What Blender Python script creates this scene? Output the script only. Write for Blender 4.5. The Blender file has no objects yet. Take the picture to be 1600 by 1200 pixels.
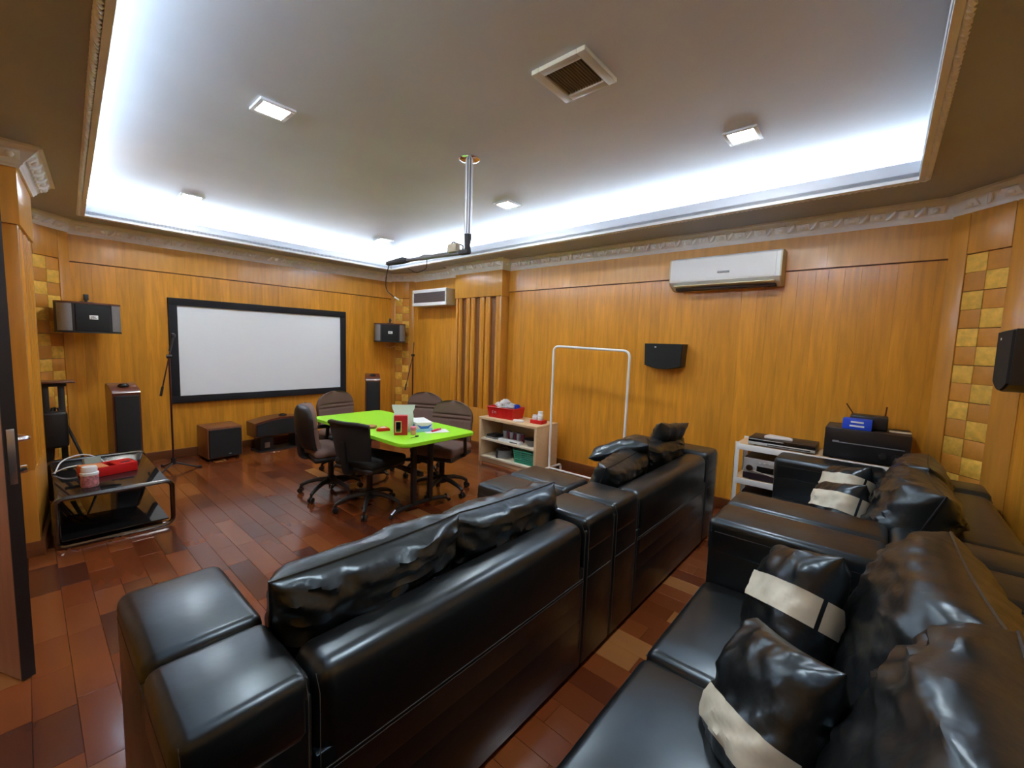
import bpy, bmesh, math, random
from mathutils import Vector, Matrix, noise
random.seed(7)
S = bpy.context.scene
C = S.collection
PI = math.pi
def R(a): return math.radians(a)

# ------------------------------------------------------------------ camera
CAM_H, FPX = 1.5, 663.0
VPX, VPY = (1380.0, 557.0), (35.0, 513.0)          # vanishing points of world X and Y in the 1600x1200 frame
def _ray(p): return Vector((p[0]-800.0, p[1]-600.0, FPX)).normalized()
ax = _ray(VPX); ay = _ray(VPY); ay = (ay - ax*ax.dot(ay)).normalized(); az = ax.cross(ay)
if az.y > 0: az = -az
right = Vector((ax.x, ay.x, az.x)); down = Vector((ax.y, ay.y, az.y)); fwd = Vector((ax.z, ay.z, az.z))
cd = bpy.data.cameras.new('camera'); cam = bpy.data.objects.new('camera', cd); C.objects.link(cam)
M = Matrix((right, -down, -fwd)).transposed().to_4x4(); M.translation = (0, 0, CAM_H)
cam.matrix_world = M
cd.sensor_fit = 'HORIZONTAL'; cd.sensor_width = 36.0; cd.lens = FPX/1600.0*36.0
cd.clip_start = 0.02; cd.clip_end = 60
S.camera = cam
def project(p):
    v = Vector(p) - Vector((0, 0, CAM_H)); d = v.dot(fwd)
    if d < 0.05: return None
    return 800 + FPX*v.dot(right)/d, 600 + FPX*v.dot(down)/d, d

# ------------------------------------------------------------------ world, exposure
w = bpy.data.worlds.new('world'); S.world = w; w.use_nodes = True
w.node_tree.nodes['Background'].inputs[0].default_value = (0.9, 0.95, 1, 1)
w.node_tree.nodes['Background'].inputs[1].default_value = 0.05
vs = S.view_settings
vs.view_transform = 'Standard'; vs.look = 'None'; vs.gamma = 1.0; vs.use_curve_mapping = False
vs.exposure = 0.55
COVE_POWER, DOWN_POWER, HALL_POWER = 46.0, 190.0, 40.0

# ------------------------------------------------------------------ materials
MATS = {}
def mat(name, col, rough=0.5, metal=0.0, spec=0.5, noise_amt=0.0, noise_scale=20.0, bump=0.0, bump_scale=60.0,
        rnd=0.0, emit=None, alpha=None, stretch=(1, 1, 1), coat=0.0, coat_r=0.12, trans=0.0, rough_var=0.0, detail=4.0, dist=0.0, tint=None):
    if name in MATS: return MATS[name]
    m = bpy.data.materials.new(name); m.use_nodes = True; MATS[name] = m
    nt = m.node_tree; N = nt.nodes; L = nt.links; b = N['Principled BSDF']
    b.inputs['Base Color'].default_value = (*col, 1); b.inputs['Roughness'].default_value = rough
    b.inputs['Metallic'].default_value = metal; b.inputs['Specular IOR Level'].default_value = spec
    b.inputs['Coat Weight'].default_value = coat; b.inputs['Coat Roughness'].default_value = coat_r
    b.inputs['Transmission Weight'].default_value = trans
    if tint: b.inputs['Specular Tint'].default_value = (*tint, 1)
    if alpha is not None: b.inputs['Alpha'].default_value = alpha
    if emit:
        b.inputs['Emission Color'].default_value = (*emit[0], 1); b.inputs['Emission Strength'].default_value = emit[1]
    if noise_amt or bump or rough_var:
        g = N.new('ShaderNodeNewGeometry'); mp = N.new('ShaderNodeMapping'); mp.inputs['Scale'].default_value = stretch
        L.new(g.outputs['Position'], mp.inputs['Vector'])
    val = None
    if noise_amt or rough_var:
        n = N.new('ShaderNodeTexNoise'); n.inputs['Scale'].default_value = noise_scale; n.inputs['Detail'].default_value = detail
        n.inputs['Distortion'].default_value = dist
        L.new(mp.outputs[0], n.inputs['Vector'])
        if noise_amt:
            r = N.new('ShaderNodeMapRange'); r.inputs['From Min'].default_value = 0.3; r.inputs['From Max'].default_value = 0.7
            r.inputs['To Min'].default_value = 1-noise_amt; r.inputs['To Max'].default_value = 1+noise_amt
            L.new(n.outputs['Fac'], r.inputs['Value']); val = r.outputs[0]
        if rough_var:
            r2 = N.new('ShaderNodeMapRange'); r2.inputs['To Min'].default_value = rough-rough_var; r2.inputs['To Max'].default_value = rough+rough_var
            L.new(n.outputs['Fac'], r2.inputs['Value']); L.new(r2.outputs[0], b.inputs['Roughness'])
    if rnd:
        oi = N.new('ShaderNodeObjectInfo'); r = N.new('ShaderNodeMapRange')
        r.inputs['To Min'].default_value = 1-rnd; r.inputs['To Max'].default_value = 1+rnd
        L.new(oi.outputs['Random'], r.inputs['Value'])
        if val:
            mu = N.new('ShaderNodeMath'); mu.operation = 'MULTIPLY'; L.new(val, mu.inputs[0]); L.new(r.outputs[0], mu.inputs[1]); val = mu.outputs[0]
        else: val = r.outputs[0]
    if val:
        mx = N.new('ShaderNodeVectorMath'); mx.operation = 'SCALE'; mx.inputs[0].default_value = col
        L.new(val, mx.inputs['Scale']); L.new(mx.outputs[0], b.inputs['Base Color'])
    if bump:
        n2 = N.new('ShaderNodeTexNoise'); n2.inputs['Scale'].default_value = bump_scale; n2.inputs['Detail'].default_value = 3
        L.new(mp.outputs[0], n2.inputs['Vector'])
        bp = N.new('ShaderNodeBump'); bp.inputs['Strength'].default_value = bump; bp.inputs['Distance'].default_value = 0.01
        L.new(n2.outputs['Fac'], bp.inputs['Height']); L.new(bp.outputs[0], b.inputs['Normal'])
    return m

WOODC = (0.66, 0.285, 0.026)
wood_strip = mat('veneer strip', WOODC, 0.3, noise_amt=0.16, noise_scale=3.0, stretch=(9, 9, 0.8), rnd=0.11, coat=0.25, detail=6, dist=0.6)
wood_frieze = mat('veneer frieze', (0.66, 0.31, 0.05), 0.3, noise_amt=0.12, noise_scale=3.0, stretch=(8, 8, 0.8), rnd=0.07, coat=0.25, detail=6)
wood_plain = mat('veneer plain', (0.58, 0.25, 0.032), 0.34, noise_amt=0.12, noise_scale=3, stretch=(8, 8, 0.8), coat=0.2)
wood_dark = mat('groove wood', (0.20, 0.075, 0.015), 0.45, noise_amt=0.1)
wood_back = mat('wall backing', (0.16, 0.06, 0.012), 0.6)
base_wood = mat('baseboard wood', (0.17, 0.055, 0.016), 0.35, noise_amt=0.15, noise_scale=4, stretch=(2, 2, 10))
cork_light = mat('cork tile light', (0.78, 0.45, 0.06), 0.6, noise_amt=0.2, noise_scale=24, rnd=0.12, bump=0.25, bump_scale=60)
cork_dark = mat('cork tile dark', (0.60, 0.25, 0.03), 0.5, noise_amt=0.08, noise_scale=20, rnd=0.1)
plaster = mat('cornice plaster', (0.90, 0.91, 0.92), 0.5, noise_amt=0.04, noise_scale=8)
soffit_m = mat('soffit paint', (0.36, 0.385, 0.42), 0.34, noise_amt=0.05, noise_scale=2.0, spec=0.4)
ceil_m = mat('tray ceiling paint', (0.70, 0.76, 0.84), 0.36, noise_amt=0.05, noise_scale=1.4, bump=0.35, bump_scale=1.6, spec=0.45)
lip_m = mat('cove lip paint', (0.78, 0.82, 0.88), 0.5)
leather = mat('black leather', (0.0075, 0.0085, 0.0095), 0.31, spec=0.85, tint=(0.70, 0.88, 1.0), bump=0.22, bump_scale=8, rough_var=0.06, noise_scale=6)
leather_w = mat('wrinkled black leather', (0.0075, 0.0085, 0.0095), 0.31, spec=0.85, tint=(0.70, 0.88, 1.0), bump=0.6, bump_scale=11, rough_var=0.06, noise_scale=8)
thread = mat('seam thread', (0.06, 0.065, 0.07), 0.6)
cream = mat('cream leather', (0.68, 0.66, 0.54), 0.45, noise_amt=0.05, bump=0.25, bump_scale=14)
chrome = mat('chrome', (0.82, 0.82, 0.82), 0.12, metal=1.0)
silver = mat('silver plastic', (0.24, 0.25, 0.26), 0.35, metal=0.6, noise_amt=0.1, noise_scale=120)
white_pl = mat('white plastic', (0.84, 0.87, 0.88), 0.35)
white_metal = mat('white painted metal', (0.86, 0.88, 0.88), 0.35)
cream_pl = mat('aged cream plastic', (0.62, 0.56, 0.40), 0.45)
black_pl = mat('black plastic', (0.012, 0.012, 0.013), 0.42)
black_gl = mat('gloss black', (0.008, 0.008, 0.009), 0.1, spec=0.6)
black_cloth = mat('black grille cloth', (0.010, 0.011, 0.012), 0.8, bump=0.3, bump_scale=300)
frame_vel = mat('black velvet frame', (0.008, 0.008, 0.012), 0.85)
screen_m = mat('screen fabric', (0.86, 0.92, 0.97), 0.8)
brown_fab = mat('brown fabric', (0.20, 0.125, 0.105), 0.85, noise_amt=0.12, noise_scale=200, bump=0.2, bump_scale=300)
lime = mat('lime laminate', (0.36, 0.86, 0.03), 0.32)
redwood = mat('red wood cabinet', (0.115, 0.032, 0.016), 0.3, noise_amt=0.25, noise_scale=4, stretch=(10, 10, 1), coat=0.3)
subwood = mat('cherry cabinet', (0.22, 0.075, 0.026), 0.35, noise_amt=0.2, noise_scale=4, stretch=(10, 10, 1))
birch = mat('birch board', (0.72, 0.52, 0.30), 0.45, noise_amt=0.06, noise_scale=4, stretch=(10, 1, 10))
birch_in = mat('pale board', (0.78, 0.70, 0.54), 0.5)
red_pl = mat('red plastic', (0.62, 0.012, 0.012), 0.35)
green_pl = mat('green plastic', (0.05, 0.48, 0.30), 0.4)
blue_pl = mat('blue card', (0.015, 0.07, 0.62), 0.45)
grey_pl = mat('grey plastic', (0.22, 0.22, 0.23), 0.5)
door_m = mat('door veneer', (0.36, 0.17, 0.10), 0.28, noise_amt=0.1, noise_scale=3, stretch=(8, 8, 0.8), coat=0.4)
door_edge = mat('door edge', (0.012, 0.008, 0.008), 0.5)
steel = mat('brushed steel', (0.5, 0.5, 0.5), 0.3, metal=1.0)
dark_glass = mat('smoked glass', (0.012, 0.012, 0.013), 0.06, spec=0.7)
tape = mat('black tape', (0.03, 0.03, 0.035), 0.55, bump=0.4, bump_scale=80)
grey_arm = mat('grey painted arm', (0.22, 0.22, 0.23), 0.4, metal=0.5)
white_cloth = mat('white cloth', (0.75, 0.74, 0.72), 0.9, bump=0.4, bump_scale=30)
paper = mat('paper', (0.82, 0.84, 0.84), 0.7)
tissue_blue = mat('tissue box blue', (0.03, 0.16, 0.72), 0.45)
tissue_cyan = mat('tissue box cyan', (0.30, 0.66, 0.88), 0.45)
mint = mat('mint paper', (0.62, 0.78, 0.62), 0.6)
pink_pl = mat('pink plastic', (0.85, 0.22, 0.38), 0.4)
orange_pl = mat('orange paper', (0.72, 0.26, 0.08), 0.6)
brown_food = mat('brown lid', (0.25, 0.08, 0.03), 0.5)
hall_m = mat('hall paint', (0.8, 0.78, 0.74), 0.7)
led_cove = mat('cove tube glow', (1, 1, 1), 0.5, emit=((0.78, 0.9, 1.0), COVE_POWER))
led_down = mat('downlight glow', (1, 1, 1), 0.5, emit=((0.93, 0.97, 1.0), DOWN_POWER))
led_hall = mat('hall lamp glow', (1, 1, 1), 0.5, emit=((1.0, 0.95, 0.9), HALL_POWER))
PLANKS = [mat('parquet tone %d' % i, c, 0.2, noise_amt=0.035, noise_scale=2, stretch=(8, 1.0, 4), spec=0.55, detail=1.5, coat=0.35)
          for i, c in enumerate(tuple(q*0.88 for q in c_) for c_ in [(0.165, 0.038, 0.010), (0.215, 0.052, 0.014), (0.13, 0.029, 0.009), (0.27, 0.078, 0.021), (0.40, 0.165, 0.050), (0.185, 0.044, 0.012), (0.10, 0.026, 0.012), (0.24, 0.063, 0.017)])]

# ------------------------------------------------------------------ mesh helpers
def nb(): return bmesh.new()
def rbox(bm, c, s, r=0.0, seg=2, rot=None):
    """box centred at c with size s, edges rounded by r"""
    g = bmesh.ops.create_cube(bm, size=1.0); vs_ = g['verts']
    bmesh.ops.scale(bm, vec=s, verts=vs_)
    if r > 0:
        es = list({e for v in vs_ for e in v.link_edges})
        gg = bmesh.ops.bevel(bm, geom=es, offset=min(r, 0.49*min(s)), segments=seg, profile=0.5, affect='EDGES')
        vs_ = list({v for f in gg['faces'] for v in f.verts} | {v for v in vs_ if v.is_valid})
        seen = set(vs_); st = list(vs_)
        while st:
            v = st.pop()
            for e in v.link_edges:
                o = e.other_vert(v)
                if o not in seen: seen.add(o); st.append(o)
        vs_ = list(seen)
    if rot is not None: bmesh.ops.rotate(bm, verts=vs_, cent=(0, 0, 0), matrix=rot)
    bmesh.ops.translate(bm, verts=vs_, vec=c)
    return vs_
def bx(bm, x0, x1, y0, y1, z0, z1, r=0.0, seg=2):
    return rbox(bm, ((x0+x1)/2, (y0+y1)/2, (z0+z1)/2), (abs(x1-x0), abs(y1-y0), abs(z1-z0)), r, seg)
def prism(bm, pts, z0, z1):
    n = len(pts); a = [bm.verts.new((p[0], p[1], z0)) for p in pts]; b = [bm.verts.new((p[0], p[1], z1)) for p in pts]
    bm.faces.new(a[::-1]); bm.faces.new(b)
    for i in range(n): bm.faces.new((a[i], a[(i+1) % n], b[(i+1) % n], b[i]))
    return a+b
def extr(bm, pts, axis, a0, a1):
    """polygon pts in the plane normal to axis ('x': (y,z), 'y': (x,z)) extruded from a0 to a1"""
    def P(p, a): return (a, p[0], p[1]) if axis == 'x' else (p[0], a, p[1])
    n = len(pts); a = [bm.verts.new(P(p, a0)) for p in pts]; b = [bm.verts.new(P(p, a1)) for p in pts]
    bm.faces.new(a); bm.faces.new(b[::-1])
    for i in range(n): bm.faces.new((a[i], b[i], b[(i+1) % n], a[(i+1) % n]))
    return a+b
def tube(bm, pts, r, n=8, closed=False, flat=None):
    pts = [Vector(p) for p in pts]; rings = []; k = len(pts); up = None
    for i, p in enumerate(pts):
        if closed: t = (pts[(i+1) % k]-pts[i-1]).normalized()
        else: t = ((pts[i+1] if i < k-1 else p) - (pts[i-1] if i > 0 else p)).normalized()
        if up is None:
            up = Vector((0, 0, 1)) if abs(t.z) < 0.9 else Vector((1, 0, 0))
        s = t.cross(up).normalized(); up = s.cross(t).normalized()
        rr = r[i] if isinstance(r, (list, tuple)) else r
        f = flat or 1.0
        rings.append([bm.verts.new(p + s*(rr*math.cos(2*PI*j/n)) + up*(rr*f*math.sin(2*PI*j/n))) for j in range(n)])
    m = k if closed else k-1
    for i in range(m):
        a, b = rings[i], rings[(i+1) % k]
        for j in range(n): bm.faces.new((a[j], a[(j+1) % n], b[(j+1) % n], b[j]))
    if not closed:
        bm.faces.new(rings[0][::-1]); bm.faces.new(rings[-1])
def fillet(pts, r, n=5, closed=False):
    pts = [Vector(p) for p in pts]; out = []; k = len(pts)
    for i, p in enumerate(pts):
        if not closed and i in (0, k-1): out.append(p); continue
        a = (pts[i-1]-p); b = (pts[(i+1) % k]-p); d = min(r, a.length*0.49, b.length*0.49)
        A = p+a.normalized()*d; B = p+b.normalized()*d
        for j in range(n+1):
            t = j/n; out.append(A*(1-t)**2 + p*2*t*(1-t) + B*t*t)
    return out
def lathe(bm, prof, n=20, c=(0, 0, 0), M=None):
    rings = []; all_ = []
    for r, z in prof:
        if r < 1e-5: rings.append([bm.verts.new((0, 0, z))])
        else: rings.append([bm.verts.new((r*math.cos(2*PI*j/n), r*math.sin(2*PI*j/n), z)) for j in range(n)])
        all_ += rings[-1]
    for a, b in zip(rings[:-1], rings[1:]):
        for j in range(n):
            q = [a[j % len(a)], a[(j+1) % n % len(a)], b[(j+1) % n % len(b)], b[j % len(b)]]
            q2 = []
            for v in q:
                if v not in q2: q2.append(v)
            if len(q2) > 2: bm.faces.new(q2)
    for e in (0, -1):
        if len(rings[e]) > 2: bm.faces.new(rings[e] if e else rings[e][::-1])
    if M is not None: bmesh.ops.transform(bm, matrix=M, verts=all_)
    bmesh.ops.translate(bm, verts=all_, vec=c)
    return all_
def cyl(bm, c, r, h, n=16, axis='z', r2=None):
    M = {'z': Matrix.Identity(4), 'x': Matrix.Rotation(PI/2, 4, 'Y'), 'y': Matrix.Rotation(-PI/2, 4, 'X')}[axis]
    return lathe(bm, [(r, -h/2), (r if r2 is None else r2, h/2)], n, c, M)
def mesh(name, bm, m, ang=35):
    bmesh.ops.recalc_face_normals(bm, faces=bm.faces)
    me = bpy.data.meshes.new(name); bm.to_mesh(me); bm.free()
    for p in me.polygons: p.use_smooth = True
    me.set_sharp_from_angle(angle=R(ang))
    if m: me.materials.append(m)
    return me
def obj(name, bm, m, parent=None, loc=None, rot=None, ang=35):
    o = bpy.data.objects.new(name, bm if isinstance(bm, bpy.types.Mesh) else mesh(name, bm, m, ang)); C.objects.link(o)
    if parent: o.parent = parent
    if loc: o.location = loc
    if rot: o.rotation_euler = rot
    return o
def tag(o, label, cat, group=None):
    o['label'] = label; o['category'] = cat
    if group: o['group'] = group
    return o
def thing(name, label, cat, loc=(0, 0, 0), rz=0.0, group=None):
    o = bpy.data.objects.new(name, None); C.objects.link(o); o.location = loc; o.rotation_euler = (0, 0, rz); o.empty_display_size = 0.1
    return tag(o, label, cat, group)
def struct(name, bm, m, parent=None):
    o = obj(name, bm, m, parent)
    o['kind'] = 'structure'
    return o
def dup(root, loc, rz, label, group=None, parent=None):
    r = root.copy(); C.objects.link(r); r.location = loc; r.rotation_euler = (0, 0, rz); r['label'] = label
    if group: r['group'] = group
    for ch in list(root.children):
        c = ch.copy(); C.objects.link(c); c.parent = r
        for g in ch.children:
            d = g.copy(); C.objects.link(d); d.parent = c
    return r
def flat_text(name, txt, size, m, parent, M):
    cu = bpy.data.curves.new(name, 'FONT'); cu.body = txt; cu.size = size; cu.align_x = 'CENTER'; cu.align_y = 'CENTER'; cu.extrude = 0.0004
    t = bpy.data.objects.new(name, cu); C.objects.link(t); dg = bpy.context.evaluated_depsgraph_get()
    me = bpy.data.meshes.new_from_object(t.evaluated_get(dg)); C.objects.unlink(t); bpy.data.objects.remove(t)
    me.transform(M); me.materials.clear(); me.materials.append(m)
    return obj(name, me, m, parent)
def pillow(w, h, t, n=18, p=2.6, q=0.5, inset=0.07, wr=0.006, seed=0, vr=None, off=0.0, sag=0.0, fold=0.0):
    """stuffed cushion in the XZ plane (width X, height Z, thickness Y), centred; vr clips a band across the width"""
    bm = nb(); o = Vector((seed*7.3, seed*3.1, seed*1.7)); fr = {}
    def S_(u, v, side):
        e = max(0.0, (1-abs(u)**p)*(1-abs(v)**p))**q
        x = w/2*u*(1-inset*(1-v*v)*abs(u)**2); z = h/2*v*(1-inset*(1-u*u)*abs(v)**2)
        edge = (max(abs(u), abs(v)))**3
        y = side*t/2*e
        nn = noise.noise(Vector((u*2.2, v*2.2, side*1.3))+o)*wr*2.0 + noise.noise(Vector((u*5+v*3, v*4-u*2, side))+o)*wr*(0.6+1.4*edge)
        if fold:
            r1 = 1-abs(noise.noise(Vector((u*1.6+v*0.7, v*5.5+u*1.2, side*2.1))+o))*2.2; r2 = 1-abs(noise.noise(Vector((u*3.1-v*1.3, v*9.0, side*4.7))-o))*2.2
            nn += fold*(max(0, r1)**2*1.0+max(0, r2)**2*0.5)*(0.35+0.65*abs(noise.noise(Vector((u, v, 9.1))+o))*1.6)
        y += side*nn*min(1.0, e*2.2)
        if sag: z -= sag*(1-u*u)*(0.5+0.5*v)
        if off: y += side*off
        return (x, y, z)
    v0, v1 = vr if vr else (-1, 1); nv = n if not vr else max(4, int(n*(v1-v0)/2))
    def key(s):   # denser near the rim
        return math.sin(s*PI/2)
    for side in (1, -1):
        G = []
        for i in range(n+1):
            u = key(-1+2*i/n); row = []
            for j in range(nv+1):
                v = key(-1+2*j/nv) if not vr else v0+(v1-v0)*j/nv
                row.append(bm.verts.new(S_(u, v, side)))
            G.append(row)
        for i in range(n):
            for j in range(nv):
                bm.faces.new((G[i][j], G[i+1][j], G[i+1][j+1], G[i][j+1]))
    bmesh.ops.remove_doubles(bm, verts=bm.verts, dist=0.0005)
    return bm

# ------------------------------------------------------------------ the setting
XR, YS, YB, XL = 4.35, 6.38, -0.66, -0.40
ZM, ZS, ZC = 2.48, 2.605, 2.82
PATH = [(-0.60, 4.10), (0.02, 4.10), (0.085, 4.86), (-0.05, 4.86), (-0.03, 6.015), (0.335, 6.38), (4.15, 6.38), (4.35, 6.00),
        (4.35, 4.80), (4.19, 4.80), (4.19, 3.87), (4.35, 3.87), (4.35, -0.30), (3.99, -0.66), (-0.60, -0.66)]
TRAY = [(0.16, -0.07), (0.44, 5.82), (3.78, 5.83), (3.65, -0.07)]

# floor: subfloor, single parquet blocks, the rest of the parquet as one part
bm = nb(); bx(bm, -1.9, 4.6, -0.9, 6.6, -0.06, -0.012)
floor = struct('floor', bm, PLANKS[2])
PW = 0.122; LENS = [0.30, 0.42, 0.54]
pm = {}
def plank_mesh(Ln, tone):
    k = (Ln, tone)
    if k not in pm:
        b = nb(); rbox(b, (0, 0, -0.006), (PW-0.0012, Ln-0.0012, 0.012), 0.0009, 1)
        pm[k] = mesh('plank', b, PLANKS[tone])
    return pm[k]
FOOT = [(0.14, 3.65, 0.95, 1.66), (-0.3, 3.95, -0.56, 0.55)]
allp = []
wts = [4, 5, 3, 3.8, 2.0, 5, 1.8, 4]
for i in range(int((4.40+1.9)/PW)+1):
    x = -1.88 + (i+0.5)*PW; y = -0.72 - random.random()*0.4
    while y < 6.42:
        Ln = random.choice(LENS); t = random.choices(range(8), wts)[0]; yc = y+Ln/2; y += Ln
        if x < -0.62 and not (1.5 < yc < 4.0): continue
        if yc < -0.75: continue
        pr = project((x, yc, 0)); vis = 0
        if pr and -20 < pr[0] < 1620 and -20 < pr[1] < 1220 and not any(a < x < b and c < yc < d for a, b, c, d in FOOT):
            vis = Ln/(pr[2]**2)*(1.5/pr[2])
        allp.append((vis, x, yc, Ln, t))
allp.sort(key=lambda q: -q[0])
for vis, x, yc, Ln, t in allp[:300]:
    obj('plank', plank_mesh(Ln, t), None, floor, (x, yc, 0))
b = nb(); 
vsum = []; fsum = []; fm = []
for vis, x, yc, Ln, t in allp[300:]:
    k = len(vsum); a, l, c = (PW-0.0012)/2, (Ln-0.0012)/2, 0.0009
    for z, g in ((-0.012, 0), (-c, 0), (0, c)):
        vsum += [(x-a+g, yc-l+g, z), (x+a-g, yc-l+g, z), (x+a-g, yc+l-g, z), (x-a+g, yc+l-g, z)]
    for r in (0, 4):
        for q in range(4): fsum.append((k+r+q, k+r+(q+1) % 4, k+r+4+(q+1) % 4, k+r+4+q)); fm.append(t)
    fsum.append((k+8, k+9, k+10, k+11)); fm.append(t)
b.free()
me = bpy.data.meshes.new('parquet'); me.from_pydata(vsum, [], fsum)
for m_ in PLANKS: me.materials.append(m_)
me.polygons.foreach_set('material_index', fm); me.update()
rest = obj('parquet_blocks', me, None, floor); rest['kind'] = 'stuff'

# wall shells (solid, behind the veneer)
def shell(name, boxes, m=wood_back):
    bm = nb()
    for q in boxes: bx(bm, *q)
    return struct(name, bm, m)
def slab_along(bm, p0, p1, d0, d1, z0, z1, e0=0.0, e1=0.0, r=0.0):
    """box along p0->p1 between inward offsets d0..d1 (inward = right hand side)"""
    p0 = Vector(p0); p1 = Vector(p1); t = (p1-p0).normalized(); n = Vector((t.y, -t.x)); L = (p1-p0).length
    a = math.atan2(t.y, t.x)
    vs_ = rbox(bm, (0, 0, 0), (L-e0-e1, abs(d1-d0), z1-z0), r, 2, Matrix.Rotation(a, 3, 'Z'))
    c = p0 + t*(e0+(L-e0-e1)/2) + n*((d0+d1)/2)
    bmesh.ops.translate(bm, verts=vs_, vec=(c.x, c.y, (z0+z1)/2))
strip_cache = {}
def strips(parent, p0, p1, z0, z1, widths, m, name='veneer_strip', d=0.0, th=0.012):
    p0 = Vector(p0); p1 = Vector(p1); t = (p1-p0).normalized(); n = Vector((t.y, -t.x)); L = (p1-p0).length; a = math.atan2(t.y, t.x)
    s = 0.0
    while s < L-0.005:
        wd = random.choice(widths)
        if L-s-wd < 0.05: wd = L-s
        k = (round(wd, 4), round(z1-z0, 4), th, m.name)
        if k not in strip_cache:
            b = nb(); rbox(b, (wd/2, -th/2, (z1-z0)/2), (wd-0.0003, th, z1-z0-0.001), 0.0006, 1); strip_cache[k] = mesh(name, b, m)
        c = p0+t*s+n*d
        obj(name, strip_cache[k], None, parent, (c.x, c.y, z0), (0, 0, a)); s += wd
GROOVE = 2.20
def panelled(parent, p0, p1):
    strips(parent, p0, p1, 0.10, GROOVE-0.006, [0.085, 0.105, 0.125], wood_strip)
    strips(parent, p0, p1, GROOVE+0.004, ZS, [0.42, 0.55], wood_frieze, 'frieze_panel', 0.0, 0.014)
def baseboard(name, p0, p1, d=0.0):
    bm = nb(); slab_along(bm, p0, p1, d, d+0.022, 0, 0.10, r=0.003)
    o = struct(name, bm, base_wood)
    bm = nb(); slab_along(bm, p0, p1, d, d+0.016, 0.10, 0.108, r=0.002); obj('cap_strip', bm, wood_plain, o)
    return o

wall_screen = shell('wall_far', [(-0.8, 4.7, YS, YS+0.12, 0, 2.95)])
panelled(wall_screen, PATH[5], PATH[6]); baseboard('baseboard_far', PATH[5], PATH[6], 0.012)
wall_right = shell('wall_right', [(XR, XR+0.12, -0.8, 6.5, 0, 2.95)])
panelled(wall_right, PATH[7], PATH[8]); panelled(wall_right, PATH[11], PATH[12])
baseboard('baseboard_right', PATH[11], PATH[12], 0.012)
baseboard('baseboard_right_corner', PATH[7], PATH[8], 0.012)
wall_back = shell('wall_back', [(-0.75, 4.5, YB-0.12, YB, 0, 2.95)])
panelled(wall_back, PATH[13], PATH[14])
wall_left = shell('wall_left', [(XL-0.12, XL, YB-0.1, 2.55, 0, 2.95), (XL-0.12, XL, 2.55, 3.37, 2.06, 2.95), (XL-0.12, XL, 3.37, 4.4, 0, 2.95)], wood_plain)
shell('wall_left_far', [(-0.20, -0.05, 4.8, 6.4, 0, 2.95)], wood_plain)

# chamfered corners with cork tiles
def chamfer(name, p0, p1, c0, tile):
    """c0: distance from p0 to the tile field; tiles two abreast"""
    p0 = Vector(p0); p1 = Vector(p1); t = (p1-p0).normalized(); n = Vector((t.y, -t.x)); L = (p1-p0).length; a = math.atan2(t.y, t.x)
    bm = nb(); slab_along(bm, p0, p1, -0.25, 0.0, 0, 2.9); o = struct(name, bm, wood_dark)
    def piece(nm, s0, s1, z0, z1, m, th):
        b = nb(); rbox(b, ((s1-s0)/2, -th/2, (z1-z0)/2), (s1-s0-0.002, th, z1-z0-0.002), 0.003, 2); c = p0+t*s0
        return obj(nm, b, m, o, (c.x, c.y, z0), (0, 0, a))
    c1 = c0+2*tile; top = 2.21; rows = int((top-0.16)/tile); bot = top-rows*tile
    piece('stile', 0, c0, 0.10, ZS, wood_plain, 0.02); piece('stile', c1, L, 0.10, ZS, wood_plain, 0.02)
    piece('rail', c0, c1, top, ZS, wood_plain, 0.02); piece('rail', c0, c1, 0.10, bot, wood_plain, 0.02)
    cache = {}
    for r in range(rows):
        for k in range(2):
            lt = (r+k) % 2 == 0
            gap = 0.004 if r % 2 == 0 else 0.0012
            kk = (lt, r % 2)
            if kk not in cache:
                b = nb(); rbox(b, (tile/2, -0.007, tile/2-gap/2), (tile-0.002, 0.014 if lt else 0.011, tile-gap), 0.003, 2); cache[kk] = mesh('cork_tile', b, cork_light if lt else cork_dark)
            c = p0+t*(c0+k*tile); obj('cork_tile', cache[kk], None, o, (c.x, c.y, top-(r+1)*tile), (0, 0, a))
    b = nb(); slab_along(b, p0, p1, 0.0, 0.03, 0, 0.10, r=0.003); obj('plinth', b, base_wood, o)
    return o
chamfer('wall_corner_left', PATH[4], PATH[5], 0.155, 0.125)
chamfer('wall_corner_far', PATH[6], PATH[7], 0.085, 0.125)
chamfer('wall_corner_right', PATH[12], PATH[13], 0.115, 0.125)

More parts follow.
